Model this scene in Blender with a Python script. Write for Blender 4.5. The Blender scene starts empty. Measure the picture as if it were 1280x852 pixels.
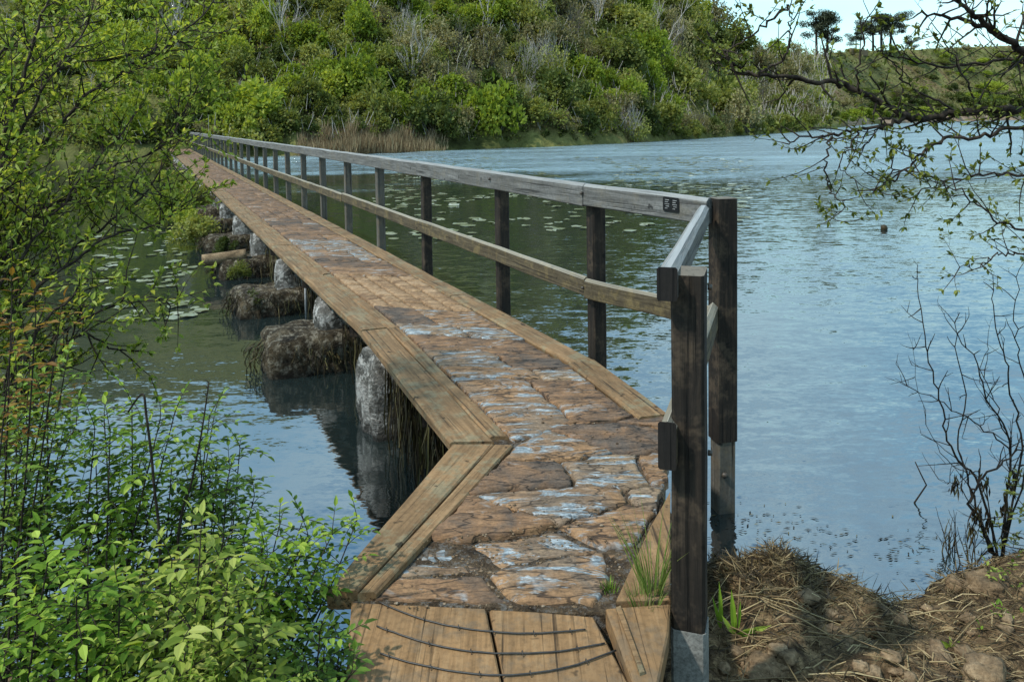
import bpy, math, random
from mathutils import Vector, Matrix, noise
R = random.Random(7)
V = Vector
scn = bpy.context.scene
col = scn.collection
rad = math.radians

# ------------------------------------------------------------------ camera and the map from picture measurements to metres
F, CX, CY, PITCH, ROLL, EYE = 1000., 640., 204., rad(3), rad(0.8), 2.28
def ray(px, py):
    x = (px - CX) / F; y = -(py - CY) / F
    c, s = math.cos(ROLL), math.sin(ROLL)
    x, y = c*x + s*y, -s*x + c*y
    cp, sp = math.cos(PITCH), math.sin(PITCH)
    return V((x, cp + y*sp, y*cp - sp))
def P(px, py, z=0.):
    r = ray(px, py); t = (z - EYE) / r.z
    return V((r.x*t, r.y*t, z))
def PD(px, py, d):
    r = ray(px, py)
    return V((0, 0, EYE)) + r * (d / r.y)
cam_d = bpy.data.cameras.new('camera'); cam = bpy.data.objects.new('camera', cam_d); col.objects.link(cam)
up = V((0, math.sin(PITCH), math.cos(PITCH))); fw = V((0, math.cos(PITCH), -math.sin(PITCH))); ri = V((1, 0, 0))
c, s = math.cos(ROLL), math.sin(ROLL)
cr = ri*c - up*s; cu = ri*s + up*c
m = Matrix((cr, cu, -fw)).transposed().to_4x4(); m.translation = V((0, 0, EYE))
cam.matrix_world = m
cam_d.sensor_width = 36; cam_d.lens = F/1280*36; cam_d.shift_y = -(426-CY)/1280
cam_d.clip_start = 0.05; cam_d.clip_end = 3000
scn.camera = cam

# ------------------------------------------------------------------ node helpers
def new_mat(name):
    mt = bpy.data.materials.new(name); mt.use_nodes = True
    nt = mt.node_tree; nt.nodes.clear()
    return mt, nt
def N(nt, typ, **kw):
    n = nt.nodes.new(typ)
    for k, v in kw.items():
        if k.startswith('i_'):
            n.inputs[k[2:].replace('_', ' ')].default_value = v
        else: setattr(n, k, v)
    return n
def L(nt, a, b): nt.links.new(a, b)
def ramp(nt, fac, stops, interp='LINEAR'):
    r = N(nt, 'ShaderNodeValToRGB'); e = r.color_ramp.elements; r.color_ramp.interpolation = interp
    while len(e) < len(stops): e.new(0.5)
    for el, (p, c) in zip(e, stops):
        el.position = p; el.color = (c, c, c, 1) if isinstance(c, (int, float)) else (*c, 1)
    L(nt, fac, r.inputs[0]); return r.outputs[0]
def mix(nt, fac, a, b, mode='MIX'):
    n = N(nt, 'ShaderNodeMix', data_type='RGBA', blend_type=mode)
    for sock, val in ((n.inputs[0], fac), (n.inputs[6], a), (n.inputs[7], b)):
        if hasattr(val, 'links'): L(nt, val, sock)
        elif isinstance(val, (int, float)): sock.default_value = val
        else: sock.default_value = (*val, 1)
    return n.outputs[2]
def mth(nt, op, a, b=0.):
    n = N(nt, 'ShaderNodeMath', operation=op)
    for sock, val in ((n.inputs[0], a), (n.inputs[1], b)):
        if hasattr(val, 'links'): L(nt, val, sock)
        else: sock.default_value = val
    return n.outputs[0]
def coords(nt, scale=(1, 1, 1), world=False, rnd=True):
    if world: o = N(nt, 'ShaderNodeNewGeometry').outputs['Position']
    else: o = N(nt, 'ShaderNodeTexCoord').outputs['Object']
    if rnd and not world:
        a = N(nt, 'ShaderNodeVectorMath', operation='ADD'); L(nt, o, a.inputs[0])
        q = mth(nt, 'MULTIPLY', N(nt, 'ShaderNodeObjectInfo').outputs['Random'], 57.)
        L(nt, q, a.inputs[1]); o = a.outputs[0]
    mp = N(nt, 'ShaderNodeMapping'); mp.inputs['Scale'].default_value = scale; L(nt, o, mp.inputs[0])
    return mp.outputs[0]
def tex(nt, vec, scale, detail=5., rough=.6, dist=0.):
    n = N(nt, 'ShaderNodeTexNoise', i_Scale=scale, i_Detail=min(detail, 4.), i_Roughness=rough, i_Distortion=dist)
    L(nt, vec, n.inputs['Vector']); return n.outputs[0]
def finish(nt, base, rough=.8, bump=None, strength=.5, dist=.01, spec=.3):
    b = N(nt, 'ShaderNodeBsdfPrincipled'); o = N(nt, 'ShaderNodeOutputMaterial')
    if hasattr(base, 'links'): L(nt, base, b.inputs['Base Color'])
    else: b.inputs['Base Color'].default_value = (*base, 1)
    if hasattr(rough, 'links'): L(nt, rough, b.inputs['Roughness'])
    else: b.inputs['Roughness'].default_value = rough
    b.inputs['Specular IOR Level'].default_value = spec
    if bump is not None:
        bp = N(nt, 'ShaderNodeBump', i_Strength=strength, i_Distance=dist)
        L(nt, bump, bp.inputs['Height']); L(nt, bp.outputs[0], b.inputs['Normal'])
    L(nt, b.outputs[0], o.inputs[0]); return b

def wood_mat(name, cols, axis=0, patch=None, patch_amt=.0, bump=.6, top=None):
    mt, nt = new_mat(name)
    sc = [26, 26, 26]; sc[axis] = 1.6
    v = coords(nt, tuple(sc)); g = tex(nt, v, 1.6, 8, .65, .5)
    v2 = coords(nt); big = tex(nt, v2, 2.2, 5, .65); fine = tex(nt, v2, 45, 4, .7)
    base = ramp(nt, g, [(.28, cols[0]), (.5, cols[1]), (.72, cols[2])])
    base = mix(nt, ramp(nt, big, [(.35, .0), (.7, .75)]), base, cols[3])
    if patch:
        pm = tex(nt, v2, 7, 6, .75)
        base = mix(nt, mth(nt, 'MULTIPLY', ramp(nt, pm, [(.5, 0.), (.62, 1.)]), patch_amt), base, patch)
    sc2 = [70, 70, 70]; sc2[axis] = 1.1
    crk = ramp(nt, tex(nt, coords(nt, tuple(sc2)), 1., 3, .6, .3), [(.31, .08), (.42, 1.)])
    base = mix(nt, .8, base, crk, 'MULTIPLY')
    base = mix(nt, .5, base, ramp(nt, fine, [(.3, .35), (.55, 1.)]), 'MULTIPLY')
    base = mix(nt, .85, base, ramp(nt, tex(nt, v2, 13, 2, .5), [(.27, .15), (.31, 1.)]), 'MULTIPLY')
    if top:   # upward faces painted lighter, as if lit from above
        nz = N(nt, 'ShaderNodeSeparateXYZ'); L(nt, N(nt, 'ShaderNodeNewGeometry').outputs['Normal'], nz.inputs[0])
        base = mix(nt, ramp(nt, nz.outputs[2], [(.5, 0.), (.9, .8)]), base, top)
    h = mth(nt, 'ADD', mth(nt, 'MULTIPLY', g, 1.), mth(nt, 'MULTIPLY', crk, .8))
    finish(nt, base, .75, h, bump, .006, .25)
    return mt

def leaf_mat(name, stops, trans=.45, rough=.5, tw=(1.25, 1.15, .5), per_obj=0., pos_dark=None):
    mt, nt = new_mat(name)
    isl = N(nt, 'ShaderNodeNewGeometry').outputs['Random Per Island']
    if per_obj:
        ob = N(nt, 'ShaderNodeObjectInfo').outputs['Random']
        isl = mth(nt, 'ADD', mth(nt, 'MULTIPLY', isl, 1-per_obj), mth(nt, 'MULTIPLY', ob, per_obj))
    base = ramp(nt, isl, stops)
    b = N(nt, 'ShaderNodeBsdfPrincipled', i_Roughness=rough); b.inputs['Specular IOR Level'].default_value = .18
    L(nt, base, b.inputs['Base Color'])
    t = N(nt, 'ShaderNodeBsdfTranslucent'); L(nt, mix(nt, 1., base, tw, 'MULTIPLY'), t.inputs[0])
    ms = N(nt, 'ShaderNodeMixShader'); ms.inputs[0].default_value = trans
    L(nt, b.outputs[0], ms.inputs[1]); L(nt, t.outputs[0], ms.inputs[2])
    o = N(nt, 'ShaderNodeOutputMaterial'); L(nt, ms.outputs[0], o.inputs[0])
    return mt
def rough_mat(name, stops, scale=4., bump=.8, dist=.03, rough=.9, fine=None, world=False, spec=.2, wet=False):
    mt, nt = new_mat(name); v = coords(nt, world=world)
    a = tex(nt, v, scale, 8, .7, .3); b_ = tex(nt, v, scale*9, 4, .7)
    base = ramp(nt, a, stops)
    base = mix(nt, .7, base, ramp(nt, b_, [(.3, .3), (.6, 1.15)]), 'MULTIPLY')
    if fine:
        base = mix(nt, ramp(nt, tex(nt, v, scale*2.3, 6, .7), [(.5, 0.), (.62, .85)]), base, fine)
    if wet:      # dark damp margin just above the waterline
        sz = N(nt, 'ShaderNodeSeparateXYZ'); L(nt, N(nt, 'ShaderNodeNewGeometry').outputs['Position'], sz.inputs[0])
        wl = ramp(nt, mth(nt, 'ADD', sz.outputs[2], mth(nt, 'MULTIPLY', a, .08)), [(.05, .22), (.16, 1.)])
        base = mix(nt, 1., base, wl, 'MULTIPLY')
    finish(nt, base, rough, mth(nt, 'ADD', a, mth(nt, 'MULTIPLY', b_, .45)), bump, dist, spec)
    return mt

M = {}
M['plank'] = wood_mat('weathered tan plank', [(.10, .058, .026), (.23, .137, .064), (.34, .215, .11), (.11, .07, .035)], 0, (.20, .19, .12), .55)
M['board'] = wood_mat('orange tan board', [(.15, .085, .036), (.27, .155, .068), (.35, .22, .108), (.15, .092, .045)], 1, (.15, .11, .07), .6, .5)
M['rail'] = wood_mat('silver grey rail', [(.06, .06, .058), (.14, .14, .135), (.25, .25, .24), (.10, .095, .085)], 0, (.17, .15, .11), .4, .8, (.33, .345, .345))
M['midrail'] = wood_mat('lichened rail', [(.03, .024, .015), (.09, .07, .042), (.16, .13, .085), (.06, .045, .026)], 0, (.20, .15, .065), .55, .9, (.36, .34, .28))
M['post'] = wood_mat('dark creosoted post', [(.006, .005, .004), (.018, .014, .011), (.055, .040, .028), (.016, .012, .009)], 2, (.12, .085, .055), .4, .9, (.16, .14, .11))
M['greypost'] = wood_mat('grey weathered post', [(.09, .085, .07), (.10, .092, .078), (.17, .16, .135), (.07, .06, .045)], 2, (.16, .12, .07), .4, .8)
M['endgrain'] = wood_mat('dark end grain', [(.006, .005, .005), (.014, .012, .010), (.03, .024, .02), (.01, .008, .008)], 2)
M['shoe'] = rough_mat('grey concrete foot', [(.3, (.12, .12, .11)), (.7, (.26, .26, .24))], 9, .4, .01)
M['metal'] = rough_mat('rusty bolt', [(.3, (.03, .025, .02)), (.7, (.10, .08, .06))], 30, .3, .004, .5, spec=.5)
M['wire'] = rough_mat('dark wire', [(.3, (.015, .014, .013)), (.7, (.05, .045, .04))], 60, .3, .002, .5, spec=.5)
M['black'] = rough_mat('black plaque', [(.3, (.006, .006, .007)), (.7, (.014, .014, .015))], 20, .1, .002, .4)
M['white'] = rough_mat('white print', [(.3, (.16, .17, .17)), (.7, (.34, .34, .34))], 40, .1, .001, .6)

def stone_mat():
    mt, nt = new_mat('worn flagstone'); v = coords(nt, world=True)
    st = coords(nt, (2.2, 7, 7), world=True)
    a = tex(nt, v, 3.2, 4, .7, .6); b_ = tex(nt, st, 3.0, 4, .72, 1.2); f = tex(nt, v, 80, 3, .7)
    ob = N(nt, 'ShaderNodeObjectInfo').outputs['Random']
    tone = mth(nt, 'ADD', mth(nt, 'MULTIPLY', a, .62), mth(nt, 'MULTIPLY', ob, .38))
    base = ramp(nt, tone, [(.30, (.095, .072, .055)), (.42, (.20, .112, .056)), (.52, (.27, .155, .074)), (.62, (.18, .13, .088)), (.74, (.30, .205, .12))])
    base = mix(nt, .85, base, ramp(nt, b_, [(.30, .20), (.42, .65), (.55, 1.), (.68, 1.35)]), 'MULTIPLY')
    vv = N(nt, 'ShaderNodeTexVoronoi', feature='DISTANCE_TO_EDGE', i_Scale=1.5); wv = N(nt, 'ShaderNodeVectorMath', operation='ADD')
    L(nt, st, wv.inputs[0]); nv = N(nt, 'ShaderNodeTexNoise', i_Scale=2.5, i_Detail=3.); L(nt, st, nv.inputs['Vector']); L(nt, nv.outputs[1], wv.inputs[1]); L(nt, wv.outputs[0], vv.inputs['Vector'])
    crack = ramp(nt, mth(nt, 'ADD', vv.outputs[0], mth(nt, 'MULTIPLY', a, .10)), [(.06, .10), (.10, 1.)])
    base = mix(nt, .8, base, crack, 'MULTIPLY')
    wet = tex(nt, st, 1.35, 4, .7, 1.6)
    wet_sky = mth(nt, 'MULTIPLY', ramp(nt, wet, [(.52, 0.), (.58, 1.)]), ramp(nt, mth(nt, 'ADD', mth(nt, 'MULTIPLY', a, .7), mth(nt, 'MULTIPLY', ob, .3)), [(.44, .0), (.56, .95)]))
    sky_tint = ramp(nt, tex(nt, st, 9, 3, .7), [(.3, (.07, .085, .095)), (.5, (.20, .245, .27)), (.68, (.46, .52, .55))])  # sky reflected on wet, worn stone, painted in as blue-grey
    base = mix(nt, wet_sky, base, sky_tint)
    base = mix(nt, .5, base, ramp(nt, f, [(.34, .40), (.58, 1.15)]), 'MULTIPLY')
    h = mth(nt, 'ADD', mth(nt, 'MULTIPLY', b_, 1.6), mth(nt, 'ADD', mth(nt, 'MULTIPLY', crack, .5), mth(nt, 'MULTIPLY', f, .2)))
    rg = mix(nt, wet_sky, (.85, .85, .85), (.42, .42, .42))
    finish(nt, base, rg, h, .55, .014, .4)
    return mt
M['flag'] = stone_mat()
M['sett'] = rough_mat('brown sett', [(.3, (.12, .07, .04)), (.5, (.26, .165, .09)), (.7, (.36, .25, .155))], 5, .7, .012, .85, world=True)
M['grit'] = rough_mat('mixed grit', [(.35, (.05, .035, .021)), (.5, (.17, .115, .066)), (.65, (.28, .225, .165))], 22, .5, .004, .9, world=True)
M['bed'] = rough_mat('earth and grit joint', [(.3, (.02, .014, .009)), (.5, (.085, .058, .034)), (.7, (.19, .137, .084))], 14, 1., .04, .95, (.17, .16, .145), world=True)
M['pier'] = rough_mat('pale lichened rubble', [(.3, (.03, .03, .026)), (.5, (.14, .135, .12)), (.68, (.34, .33, .31))], 5, 1., .10, .9, (.55, .54, .51), wet=True)
M['footing'] = rough_mat('wet mossy rubble', [(.3, (.012, .010, .007)), (.5, (.06, .045, .026)), (.68, (.17, .135, .085))], 6, 1., .12, .9, (.28, .25, .19), wet=True)
M['weed'] = leaf_mat('brown waterweed', [(0, (.008, .006, .003)), (.5, (.028, .020, .010)), (.85, (.085, .068, .028)), (1, (.16, .145, .06))], .1)
M['soil'] = rough_mat('brown bank soil', [(.3, (.025, .016, .009)), (.5, (.11, .072, .037)), (.7, (.26, .18, .095))], 7, 1., .06, .95, (.33, .23, .12), world=True, wet=True)
M['stone'] = rough_mat('tan stone', [(.3, (.07, .05, .03)), (.5, (.18, .122, .068)), (.7, (.31, .225, .135))], 7, .9, .02)
M['straw'] = leaf_mat('dry straw', [(0, (.07, .045, .02)), (.4, (.20, .14, .07)), (.8, (.38, .29, .15)), (1, (.50, .40, .22))], .15)
M['fibre'] = leaf_mat('dry weed fibre', [(0, (.018, .012, .007)), (.5, (.06, .042, .020)), (.85, (.15, .115, .055)), (1, (.30, .225, .12))], .1)
M['bark'] = rough_mat('dark twig bark', [(.3, (.010, .008, .006)), (.5, (.032, .024, .018)), (.7, (.075, .058, .042))], 14, .7, .01)
M['greybark'] = rough_mat('grey bark', [(.3, (.05, .045, .035)), (.5, (.12, .11, .09)), (.7, (.24, .22, .19))], 6, .7, .02)
M['palebark'] = rough_mat('pale dead wood', [(.3, (.26, .24, .21)), (.7, (.55, .52, .47))], 3, .5, .02)
M['leafA'] = leaf_mat('young willow leaf', [(0, (.06, .10, .015)), (.3, (.17, .24, .035)), (.65, (.30, .38, .065)), (1, (.46, .50, .14))], .5)
M['leafB'] = leaf_mat('fresh green leaf', [(0, (.04, .085, .010)), (.4, (.13, .24, .024)), (.75, (.25, .38, .042)), (1, (.42, .53, .10))], .45)
M['leafC'] = leaf_mat('deep green leaf', [(0, (.03, .06, .010)), (.5, (.10, .18, .024)), (1, (.24, .36, .06))], .35)
M['leafW'] = leaf_mat('olive bud leaf', [(0, (.05, .065, .012)), (.5, (.13, .16, .03)), (1, (.26, .29, .07))], .4)
M['grass'] = leaf_mat('grass blade', [(0, (.05, .10, .02)), (.5, (.13, .20, .04)), (.85, (.26, .28, .09)), (1, (.36, .33, .15))], .35)
M['red'] = leaf_mat('bronze young leaf', [(0, (.16, .07, .02)), (1, (.30, .20, .04))], .4)
M['lily'] = leaf_mat('lily pad', [(0, (.09, .11, .05)), (.5, (.20, .22, .14)), (1, (.48, .50, .42))], .05, .2, per_obj=.5)
M['hb'] = leaf_mat('bright bush leaf', [(0, (.07, .10, .015)), (.3, (.17, .23, .03)), (.65, (.28, .35, .05)), (1, (.46, .48, .12))], .5, .6, per_obj=.5)
M['hm'] = leaf_mat('mid bush leaf', [(0, (.04, .055, .014)), (.4, (.15, .175, .042)), (.75, (.26, .28, .075)), (1, (.40, .40, .15))], .45, .6, per_obj=.5)
M['hd'] = leaf_mat('dark bush leaf', [(0, (.016, .024, .008)), (.5, (.065, .09, .022)), (1, (.16, .19, .055))], .35, .6, per_obj=.4)
M['ho'] = leaf_mat('brown olive bush leaf', [(0, (.07, .06, .03)), (.5, (.20, .185, .085)), (1, (.36, .335, .18))], .35, .7, per_obj=.45)
M['hp'] = leaf_mat('pine needles', [(0, (.02, .026, .018)), (.5, (.05, .06, .036)), (1, (.10, .11, .06))], .1, .7)
M['reed'] = leaf_mat('dry reed', [(0, (.08, .055, .03)), (.5, (.22, .155, .085)), (1, (.38, .30, .18))], .2)
M['moss'] = rough_mat('mossy rock', [(.3, (.02, .025, .008)), (.5, (.07, .085, .02)), (.7, (.16, .14, .06))], 6, 1., .03)

def water_mat():
    mt, nt = new_mat('lake water')
    def wob(sc, scale, amp, detail=2.):
        n = N(nt, 'ShaderNodeTexNoise', i_Scale=scale, i_Detail=detail, i_Roughness=.6, i_Distortion=.3)
        L(nt, coords(nt, sc, world=True), n.inputs['Vector'])
        v = N(nt, 'ShaderNodeVectorMath', operation='SUBTRACT'); L(nt, n.outputs[1], v.inputs[0]); v.inputs[1].default_value = (.5, .5, .5)
        q = N(nt, 'ShaderNodeVectorMath', operation='SCALE'); L(nt, v.outputs[0], q.inputs[0])
        if hasattr(amp, 'links'): L(nt, amp, q.inputs['Scale'])
        else: q.inputs['Scale'].default_value = amp
        return q.outputs[0]
    def vadd(a, b):
        v = N(nt, 'ShaderNodeVectorMath', operation='ADD'); L(nt, a, v.inputs[0]); L(nt, b, v.inputs[1]); return v.outputs[0]
    sp = N(nt, 'ShaderNodeSeparateXYZ'); L(nt, N(nt, 'ShaderNodeNewGeometry').outputs['Position'], sp.inputs[0])
    def sm(val, lo, hi):
        mr = N(nt, 'ShaderNodeMapRange', interpolation_type='SMOOTHSTEP'); mr.inputs[1].default_value = lo; mr.inputs[2].default_value = hi
        L(nt, val, mr.inputs[0]); return mr.outputs[0]
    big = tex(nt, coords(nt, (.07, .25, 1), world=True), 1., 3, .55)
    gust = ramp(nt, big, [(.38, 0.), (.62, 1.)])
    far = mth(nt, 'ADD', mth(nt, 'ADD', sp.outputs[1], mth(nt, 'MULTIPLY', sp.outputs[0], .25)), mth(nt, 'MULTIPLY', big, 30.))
    breeze_sheen = mth(nt, 'MULTIPLY', sm(far, 42, 58), sm(mth(nt, 'ADD', sp.outputs[0], mth(nt, 'MULTIPLY', sp.outputs[1], .455)), 2., 6.))
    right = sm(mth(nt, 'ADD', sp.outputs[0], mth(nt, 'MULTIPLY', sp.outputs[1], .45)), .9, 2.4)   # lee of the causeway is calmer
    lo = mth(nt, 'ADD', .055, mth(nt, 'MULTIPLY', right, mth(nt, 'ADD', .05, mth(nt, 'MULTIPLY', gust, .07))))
    amp = mth(nt, 'ADD', lo, mth(nt, 'MULTIPLY', breeze_sheen, 1.9))
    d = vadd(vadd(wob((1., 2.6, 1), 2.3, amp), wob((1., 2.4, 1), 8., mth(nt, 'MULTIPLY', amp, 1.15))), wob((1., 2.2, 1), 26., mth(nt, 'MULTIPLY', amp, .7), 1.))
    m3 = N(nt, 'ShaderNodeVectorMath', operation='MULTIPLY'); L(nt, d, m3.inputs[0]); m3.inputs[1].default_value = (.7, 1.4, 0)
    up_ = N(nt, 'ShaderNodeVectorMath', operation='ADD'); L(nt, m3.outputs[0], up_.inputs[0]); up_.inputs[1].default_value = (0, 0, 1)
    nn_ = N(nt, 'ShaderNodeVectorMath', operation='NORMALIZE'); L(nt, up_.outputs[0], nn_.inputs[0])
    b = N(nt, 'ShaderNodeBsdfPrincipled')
    L(nt, mth(nt, 'ADD', .04, mth(nt, 'MULTIPLY', breeze_sheen, .16)), b.inputs['Roughness'])
    L(nt, mix(nt, mth(nt, 'MULTIPLY', breeze_sheen, mth(nt, 'ADD', .25, mth(nt, 'MULTIPLY', gust, .45))), (.010, .017, .017), (.24, .36, .40)), b.inputs['Base Color'])  # far ruffled band's base colour lightened to stand in for reflected sky
    b.inputs['IOR'].default_value = 3.8
    L(nt, nn_.outputs[0], b.inputs['Normal'])
    o = N(nt, 'ShaderNodeOutputMaterial'); L(nt, b.outputs[0], o.inputs[0])
    return mt
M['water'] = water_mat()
def hill_mat():
    mt, nt = new_mat('hillside ground'); v = coords(nt, world=True)
    a = tex(nt, v, .035, 7, .65, .5); b_ = tex(nt, v, .5, 6, .7)
    base = ramp(nt, a, [(.34, (.028, .036, .013)), (.46, (.09, .095, .03)), (.54, (.15, .15, .05)), (.64, (.14, .095, .05))])
    base = mix(nt, .8, base, ramp(nt, b_, [(.3, .25), (.6, 1.2)]), 'MULTIPLY')
    finish(nt, base, .95, b_, 1., .6, .1)
    return mt
M['hill'] = hill_mat()

# ------------------------------------------------------------------ mesh helpers
class MB:
    def __init__(self): self.v = []; self.f = []; self.m = []; self.s = []
    def add(self, vs, fs, mi=0, smooth=False):
        o = len(self.v); self.v.extend(vs)
        for f in fs: self.f.append([i+o for i in f]); self.m.append(mi); self.s.append(smooth)
    def tube(self, pts, r0, r1=None, n=5, mi=0, cap=True):
        if r1 is None: r1 = r0
        k = len(pts); vs = []; pv = None
        for i, p in enumerate(pts):
            d = (pts[min(i+1, k-1)] - pts[max(i-1, 0)])
            d = d.normalized() if d.length > 1e-9 else V((0, 0, 1))
            a = (pv - d*pv.dot(d)) if pv is not None else d.orthogonal()
            if a.length < 1e-6: a = d.orthogonal()
            a.normalize(); pv = a; b = d.cross(a)
            r = r0 + (r1-r0)*i/(k-1)
            for j in range(n):
                t = 2*math.pi*j/n
                vs.append(p + a*(r*math.cos(t)) + b*(r*math.sin(t)))
        fs = [[i*n+j, i*n+(j+1) % n, (i+1)*n+(j+1) % n, (i+1)*n+j] for i in range(k-1) for j in range(n)]
        if cap: fs += [list(range(n))[::-1], list(range((k-1)*n, k*n))]
        self.add(vs, fs, mi, True)
    def leaf(self, p, d, nrm, ln, wd, mi=0, simple=True):
        d = d.normalized(); sd = d.cross(nrm)
        if sd.length < 1e-5: sd = d.orthogonal()
        sd.normalize(); n2 = sd.cross(d)
        if simple:
            q = p + d*ln*.45
            self.add([p, q - sd*wd*.5 + n2*wd*.16, p + d*ln, q + sd*wd*.5 + n2*wd*.16], [(0, 1, 2), (0, 2, 3)], mi)
        else:
            a, b, t = p + d*ln*.3, p + d*ln*.65 - n2*ln*.04, p + d*ln - n2*ln*.14
            u = n2*wd*.15
            self.add([p, a, b, t, a-sd*wd*.46+u, b-sd*wd*.38+u, a+sd*wd*.46+u, b+sd*wd*.38+u],
                     [(0, 4, 1), (1, 4, 5, 2), (2, 5, 3), (0, 1, 6), (1, 2, 7, 6), (2, 3, 7)], mi)
    def blade(self, p, d, ln, wd, bend, mi=0, k=4):
        d = d.normalized(); sd = d.cross(V((R.uniform(-1, 1), R.uniform(-1, 1), .2))).normalized()
        vs = []; q = p.copy()
        for i in range(k+1):
            t = i/k; w = wd*(1-t**1.6)*.5 + wd*.03
            vs += [q - sd*w, q + sd*w]
            q = q + (d + V((bend.x*t, bend.y*t, -abs(bend.length)*t*t*.8))).normalized()*ln/k
        self.add(vs, [(2*i, 2*i+1, 2*i+3, 2*i+2) for i in range(k)], mi, True)
    def build(self, name, mats, parent=None, loc=None, rotz=None, shade=None):
        me = bpy.data.meshes.new(name); me.from_pydata([tuple(v) for v in self.v], [], self.f)
        for mt in (mats if isinstance(mats, (list, tuple)) else [mats]): me.materials.append(mt)
        me.polygons.foreach_set('material_index', self.m)
        me.polygons.foreach_set('use_smooth', [x if shade is None else shade for x in self.s])
        me.update()
        o = bpy.data.objects.new(name, me); col.objects.link(o)
        if parent: o.parent = parent
        if loc is not None: o.location = loc
        if rotz is not None: o.rotation_euler.z = rotz
        return o
def tag(o, label=None, cat=None, group=None, kind=None):
    for k, v in (('label', label), ('category', cat), ('group', group), ('kind', kind)):
        if v: o[k] = v
    return o
def empty(name, loc=(0, 0, 0)):
    o = bpy.data.objects.new(name, None); o.location = loc; o.empty_display_size = .2; col.objects.link(o); return o
def copy_tree(o, parent=None):
    c = o.copy(); col.objects.link(c)
    if parent: c.parent = parent
    for ch in list(o.children): copy_tree(ch, c)
    return c
def cat(pts, n=5):
    out = []; k = len(pts)
    for i in range(k-1):
        p0, p1, p2, p3 = pts[max(i-1, 0)], pts[i], pts[i+1], pts[min(i+2, k-1)]
        for j in range(n):
            t = j/n
            out.append(.5*((2*p1) + (p2-p0)*t + (2*p0-5*p1+4*p2-p3)*t*t + (3*p1-p0-3*p2+p3)*t**3))
    out.append(pts[-1]); return out
def rv(s=1.): 
    while True:
        v = V((R.uniform(-1, 1), R.uniform(-1, 1), R.uniform(-1, 1)))
        if .05 < v.length < 1: return v.normalized()*s
def nz(p, sc=1., seed=0.): return noise.noise(V((p[0]*sc+seed*13.1, p[1]*sc-seed*7.7, p[2]*sc+seed*3.3)))
def lump(mb, c, size, seed, rough=.18, box=3., mi=0, nu=18, nv=12, flat=None):
    vs = []; fs = []
    for i in range(nv+1):
        ph = math.pi*i/nv - math.pi/2
        for j in range(nu):
            th = 2*math.pi*j/nu
            d = V((math.cos(ph)*math.cos(th), math.cos(ph)*math.sin(th), math.sin(ph)))
            k = (abs(d.x)**box + abs(d.y)**box + abs(d.z)**box)**(-1/box)
            q = d*k
            q = q*(1 + rough*nz(q, 1.4, seed) + rough*.6*nz(q, 3.6, seed+5))
            q = V((q.x*size[0], q.y*size[1], q.z*size[2])) + V(c)
            vs.append(q)
    for i in range(nv):
        for j in range(nu):
            fs.append((i*nu+j, i*nu+(j+1) % nu, (i+1)*nu+(j+1) % nu, (i+1)*nu+j))
    mb.add(vs, fs, mi, True)
def timber(name, p0, p1, w, t, mat, parent, seg=6, skew0=0., skew1=0., ch=.008, wob=.003, up=None, w1=None, round_=0.):
    """A sawn member: local x runs along it, y across, z up; ends may be cut at a skew."""
    p0, p1 = V(p0), V(p1); d = p1 - p0; ln = d.length; x = d.normalized()
    u = V(up) if up else V((0, 0, 1)); y = u.cross(x).normalized(); z = x.cross(y)
    w1 = w if w1 is None else w1
    mb = MB(); vs = []; sd = R.random()*50
    for i in range(seg+1):
        f = i/seg; ww = w + (w1-w)*f
        h, b = ww/2, t/2
        prof = [(-h+ch, -b), (h-ch, -b), (h, -b+ch), (h, b-ch-round_), (h-ch-round_, b), (-h+ch+round_, b), (-h, b-ch-round_), (-h, -b+ch)]
        for (yy, zz) in prof:
            sk = (skew0*(1-f) + skew1*f) if i in (0, seg) else 0
            sk = (skew0 if i == 0 else skew1 if i == seg else 0)
            xx = ln*f + sk*(yy/h)
            n1 = wob*nz((xx*1.7, yy*5, zz*5), 1., sd); n2 = wob*nz((xx*1.7+9, yy*5, zz*5), 1., sd+3)
            vs.append(V((xx, yy+n1, zz+n2)))
    n = 8
    fs = [[i*n+j, (i+1)*n+j, (i+1)*n+(j+1) % n, i*n+(j+1) % n] for i in range(seg) for j in range(n)]
    fs = [f[::-1] for f in fs]
    fs += [list(range(n)), list(range(seg*n, seg*n+n))[::-1]]
    fs = [f[::-1] for f in fs]
    mb.add(vs, fs, 0)
    o = mb.build(name, mat, parent)
    mw = Matrix((x, y, z)).transposed().to_4x4(); mw.translation = p0
    o.matrix_local = mw
    return o
def post(name, x, y, z0, z1, w, mat, parent, rot=0., top_slope=.0, lean=(0, 0)):
    mb = MB(); vs = []; h = w/2; ch = .009; seg = 9; sd = R.random()*40
    prof = [(-h+ch, -h), (h-ch, -h), (h, -h+ch), (h, h-ch), (h-ch, h), (-h+ch, h), (-h, h-ch), (-h, -h+ch)]
    for i in range(seg+1):
        f = i/seg
        for (a, b) in prof:
            zz = (z1-z0)*f + (top_slope*b/h if i == seg else 0)
            vs.append(V((a + .004*nz((a*9, b*9, zz*2), 1, sd) + lean[0]*f, b + .004*nz((a*9, b*9, zz*2), 1, sd+4) + lean[1]*f, zz)))
    fs = [[i*8+j, i*8+(j+1) % 8, (i+1)*8+(j+1) % 8, (i+1)*8+j] for i in range(seg) for j in range(8)]
    fs += [list(range(8))[::-1], list(range(seg*8, seg*8+8))]
    mb.add(vs, fs)
    return mb.build(name, mat, parent, (x, y, z0), rot)

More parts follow.
